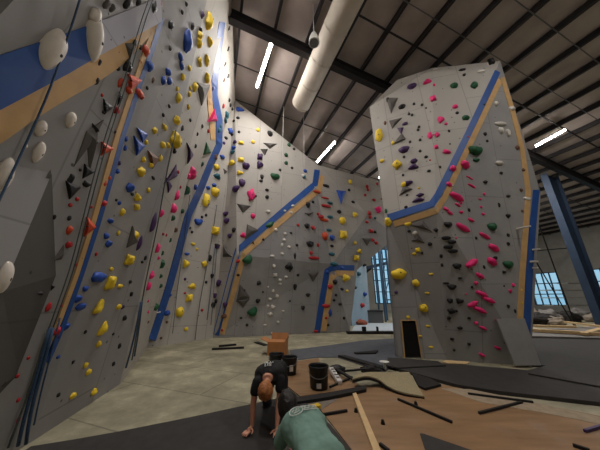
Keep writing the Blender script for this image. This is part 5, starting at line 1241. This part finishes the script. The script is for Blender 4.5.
def torso_loft(secs, n=28):
    """secs: (centre, right-vector*halfwidth, normal-vector*halfdepth)"""
    bm = bmesh.new(); R = []
    for c, a, b in secs:
        R.append([bm.verts.new(c + a * (abs(math.cos(t)) ** .8 * math.copysign(1, math.cos(t))) + b * (abs(math.sin(t)) ** .9 * math.copysign(1, math.sin(t)))) for t in [2 * math.pi * k / n for k in range(n)]])
    for p, q in zip(R, R[1:]):
        for k in range(n): bm.faces.new((p[k], p[(k + 1) % n], q[(k + 1) % n], q[k]))
    bm.faces.new(R[0][::-1]); bm.faces.new(R[-1]); return bm
def smooth_secs(S, m=5):
    out = []
    for i in range(len(S) - 1):
        for j in range(m):
            t = j / m; q = []
            for c in range(3):
                p0, p1, p2, p3 = S[max(i - 1, 0)][c], S[i][c], S[i + 1][c], S[min(i + 2, len(S) - 1)][c]
                q.append(.5 * ((2 * p1) + (p2 - p0) * t + (2 * p0 - 5 * p1 + 4 * p2 - p3) * t * t + (3 * p1 - p0 - 3 * p2 + p3) * t ** 3))
            out.append(tuple(q))
    return out + [S[-1]]
V = Vector
def person(label, pts, hairmat, shirtmat, facing, hair_kw, prints, hs=1.0, trous='denim', head_up=None, long_shirt=False):
    """pts: hip, chest, neck, head, shL, elL, haL, shR, elR, haR, knL, ftL, knR, ftR (all Vectors)"""
    P = pts; t = thing('person', V((P['hip'].x, P['hip'].y, 0)), label, 'person')
    ax = (P['neck'] - P['hip']).normalized(); sh = (P['shR'] - P['shL']); sh_n = (sh - ax * sh.dot(ax)).normalized(); bk = sh_n.cross(ax).normalized()
    if bk.z < 0: bk = -bk
    W = sh.length / 2
    secs = [(P['hip'] - ax * .10, sh_n * .10, bk * .07), (P['hip'], sh_n * .165, bk * .115), (P['hip'] + ax * .10, sh_n * .155, bk * .11), (P['chest'] - ax * .10, sh_n * .145, bk * .10),
            (P['chest'] + ax * .02, sh_n * .165, bk * .115), (P['neck'] - ax * .13, sh_n * .18, bk * .11), (P['neck'] - ax * .055, sh_n * .15, bk * .085), (P['neck'] - ax * .01, sh_n * .075, bk * .06), (P['neck'] + ax * .03, sh_n * .055, bk * .052)]
    # curve the spine a little
    S = []
    for i, (c, a, b) in enumerate(secs):
        k = math.sin(math.pi * min(1, i / (len(secs) - 1))); S.append((c + bk * .035 * k, a, b))
    body = [torso_loft(smooth_secs(S))]
    fing = []
    for sd, q in (('L', -1), ('R', 1)):
        s_, e_, h_ = P['sh' + sd], P['el' + sd], P['ha' + sd]
        body.append(skin_mesh([[(s_ * .75 + P['neck'] * .25 - ax * .04, .06), (s_, .058), (s_.lerp(e_, .35), .048), (e_ * .93 + s_ * .07, .040), (e_ * .93 + h_ * .07, .039), (e_.lerp(h_, .4), .037), (e_.lerp(h_, .85), .026), (h_, .023)]]))
        fd = P.get('fd' + sd, V((0, -1, -.1))); pn = V((0, 0, 1))
        pc, fl = hand_chains(h_, fd, pn, 1.05, .12, side=P.get('th' + sd, 1))
        for c in pc + fl: body.append(skin_mesh([c], 2))
        k_, f_ = P['kn' + sd], P['ft' + sd]; hj = P['hip'] + sh_n * (.09 * q) - ax * .03
        body.append(skin_mesh([[(hj, .095), (hj.lerp(k_, .4), .082), (hj.lerp(k_, .9), .060), (k_, .055), (k_.lerp(f_, .35), .055), (k_.lerp(f_, .9), .036), (f_, .036), (f_ + (f_ - k_).normalized() * .10 + V((0, 0, -.02)), .032)]]))
    nk = P['neck']; hd = P['head']
    up = head_up if head_up is not None else (hd - nk)
    body.append(skin_mesh([[(nk - ax * .03, .058), (nk.lerp(hd, .35), .052), (nk.lerp(hd, .75), .052)]]))
    body.append(head_bm(hd, facing, up, hs))
    o = finish(merge(body), 'body', MAT['skin'], t, voxel=.0075)
    # shirt
    sS = [(c - bk * .0 + ax * 0, a * 1.13 + a.normalized() * .006, b * 1.14 + b.normalized() * .006) for c, a, b in (S[0:-1] if long_shirt else S[1:-1])] + [(nk - ax * .0, sh_n * .066, bk * .060)]
    sh_b = [torso_loft(smooth_secs(sS))]
    for sd in 'LR':
        s_, e_ = P['sh' + sd], P['el' + sd]
        sh_b.append(skin_mesh([[(s_ * .62 + nk * .38 - ax * .05, .085), (s_, .076), (s_.lerp(e_, .35), .066), (s_.lerp(e_, .66), .066)]]))
    shirt = finish(merge(sh_b), 'shirt', shirtmat, t, voxel=.011)
    dsp = shirt.modifiers.new('folds', 'DISPLACE'); tx = bpy.data.textures.new('folds', 'CLOUDS'); tx.noise_scale = .09; dsp.texture = tx; dsp.strength = .022; dsp.mid_level = .5
    tr = [torso_loft(smooth_secs([(c, a * .99, b * .99) for c, a, b in S[0:3]]))]
    for sd, q in (('L', -1), ('R', 1)):
        k_, f_ = P['kn' + sd], P['ft' + sd]; hj = P['hip'] + sh_n * (.09 * q) - ax * .03
        tr.append(skin_mesh([[(hj, .108), (hj.lerp(k_, .4), .095), (hj.lerp(k_, .9), .074), (k_, .068), (k_.lerp(f_, .35), .066), (k_.lerp(f_, .85), .052)]]))
    finish(merge(tr), 'trousers', MAT[trous], t, voxel=.012)
    for sd in 'LR':
        k_, f_ = P['kn' + sd], P['ft' + sd]; dd = (f_ - k_).normalized()
        finish(skin_mesh([[(f_ - dd * .02, .048), (f_ + dd * .05 + V((0, 0, -.01)), .046), (f_ + dd * .13 + V((0, 0, -.03)), .040), (f_ + dd * .17 + V((0, 0, -.035)), .030)]]), 'shoe', MAT['black'], t)
    finish(hair_bm(hd, facing, up, hs, **hair_kw), 'hair', hairmat, t)
    # shirt print: strokes carried onto the back of the shirt
    org = nk - ax * .13 + bk * .035
    bvh = BVHTree.FromBMesh(torso_bvh(sS))
    for stroke in prints:
        L_ = []
        for x, y in stroke:
            p = org + sh_n * x - ax * y + bk * .4; h = bvh.ray_cast(p, -bk)
            if h[0] is not None: L_.append(h[0] + bk * .017)
        if len(L_) > 1: MB().tube(L_, .0045, 5).build('shirt_print', MAT['print_white'], t)
    return t
def torso_bvh(sS): return torso_loft(smooth_secs(sS))

# person in black, on hands and knees facing the camera
hA = PZ(249, 433, .062); hB = PZ(276, 434, .062)
P1 = dict(haL=hA + V((.02, .07, .02)), haR=hB + V((0, .07, .02)))
shL = PF(256.5, 381, 3.02); shR = PF(281, 378, 3.06)
neck = PF(267.5, 379, 3.00); headc = PF(265.5, 391, 2.86)
P1.update(shL=shL, shR=shR, neck=neck, head=headc)
P1['elL'] = PF(253, 406, 2.90); P1['elR'] = PF(279, 403, 2.93)
hipc = V((neck.x + .05, neck.y + .62, .50)); P1['hip'] = hipc; P1['chest'] = neck.lerp(hipc, .42) + V((0, 0, .0))
P1.update(knL=V((hipc.x - .13, hipc.y - .04, .10)), knR=V((hipc.x + .13, hipc.y - .04, .10)), ftL=V((hipc.x - .13, hipc.y + .38, .10)), ftR=V((hipc.x + .13, hipc.y + .38, .10)))
P1['fdL'] = V((-.5, -.8, -.12)); P1['fdR'] = V((.1, -1, -.12)); P1['thL'] = -1; P1['thR'] = 1
pr1 = []
def glyph(x, y, kind, w=.018, h=.03):
    if kind == 0: return [[(x, y), (x, y + h)], [(x, y), (x + w, y)]]
    if kind == 1: return [[(x, y), (x + w, y), (x + w, y + h), (x, y + h), (x, y)]]
    if kind == 2: return [[(x, y), (x + w, y)], [(x + w / 2, y), (x + w / 2, y + h)]]
    return [[(x, y), (x + w / 2, y + h / 2), (x + w, y)], [(x + w / 2, y + h / 2), (x + w / 2, y + h)]]
for row, (yy, ks) in enumerate(((-.075, (0, 1, 2)), (-.025, (1, 0, 2, 3)))):
    for i, k in enumerate(ks): pr1 += glyph(-.06 + i * .034 + (.015 if row == 0 else 0), yy, k, .024, .036)
person('person in a black T-shirt with white back print, kneeling on hands and knees, head down', P1, MAT['hair_red'], MAT['shirt_black'], V((.05, -.35, -1)), dict(seed=2, low=-.8, front=.62, th=.02), pr1, 1.0, head_up=V((0, -1, .25)))

# person in sage shirt, back to the camera, bent forward
neck = PF(298, 419, 2.30); headc = PF(287.5, 405, 2.38)
P2 = dict(neck=neck, head=headc, shL=PF(283, 430, 2.18), shR=PF(321, 419, 2.30))
hipc = V((PF(318, 445, 2.0).x + .03, neck.y - .62, .38)); P2['hip'] = hipc; P2['chest'] = neck.lerp(hipc, .42)
P2['elL'] = PF(276, 446, 2.18); P2['haL'] = PF(281, 440, 2.42); P2['haL'].z = .10
P2['elR'] = P2['shR'] + V((.03, .16, -.26)); P2['haR'] = V((P2['shR'].x - .10, P2['shR'].y + .42, .085))
P2['elL'] = P2['shL'] + V((-.06, .0, -.24)); P2['haL'] = V((P2['shL'].x + .10, P2['shL'].y + .25, .085))
P2.update(knL=V((hipc.x - .13, hipc.y + .10, .10)), knR=V((hipc.x + .15, hipc.y + .10, .10)), ftL=V((hipc.x - .12, hipc.y - .32, .10)), ftR=V((hipc.x + .16, hipc.y - .32, .10)))
P2['fdL'] = V((0, 1, -.1)); P2['fdR'] = V((-.3, 1, -.1)); P2['thL'] = 1; P2['thR'] = -1
ring = [(-.055 + .05 * math.cos(a), .01 + .05 * math.sin(a)) for a in [2 * math.pi * k / 20 for k in range(21)]]
pr2 = [ring, [(-.085, .01), (-.07, -.01), (-.06, .02), (-.045, -.012), (-.03, .015)], [(-.08, .03), (-.03, .028)]]
pr2 += [[(.0 + .016 * i, -.012 + .010 * (i % 2)) for i in range(8)], [(.0 + .016 * i, .016 + .008 * ((i + 1) % 2)) for i in range(8)], [(-.005, .034), (.10, .034)], [(-.01, -.026), (.11, -.026)]]
pr2 = [[(x * 1.25 + .0, y * 1.25 + .05) for x, y in s_] for s_ in pr2]
person('person in sage green T-shirt with white back print, dark hair, back to the camera', P2, MAT['hair_dark'], MAT['shirt_green'], V((-.35, .75, -.75)), dict(seed=5, low=-.75, front=.6, th=.018), pr2, 1.06, head_up=V((-.25, .75, .55)), long_shirt=True)
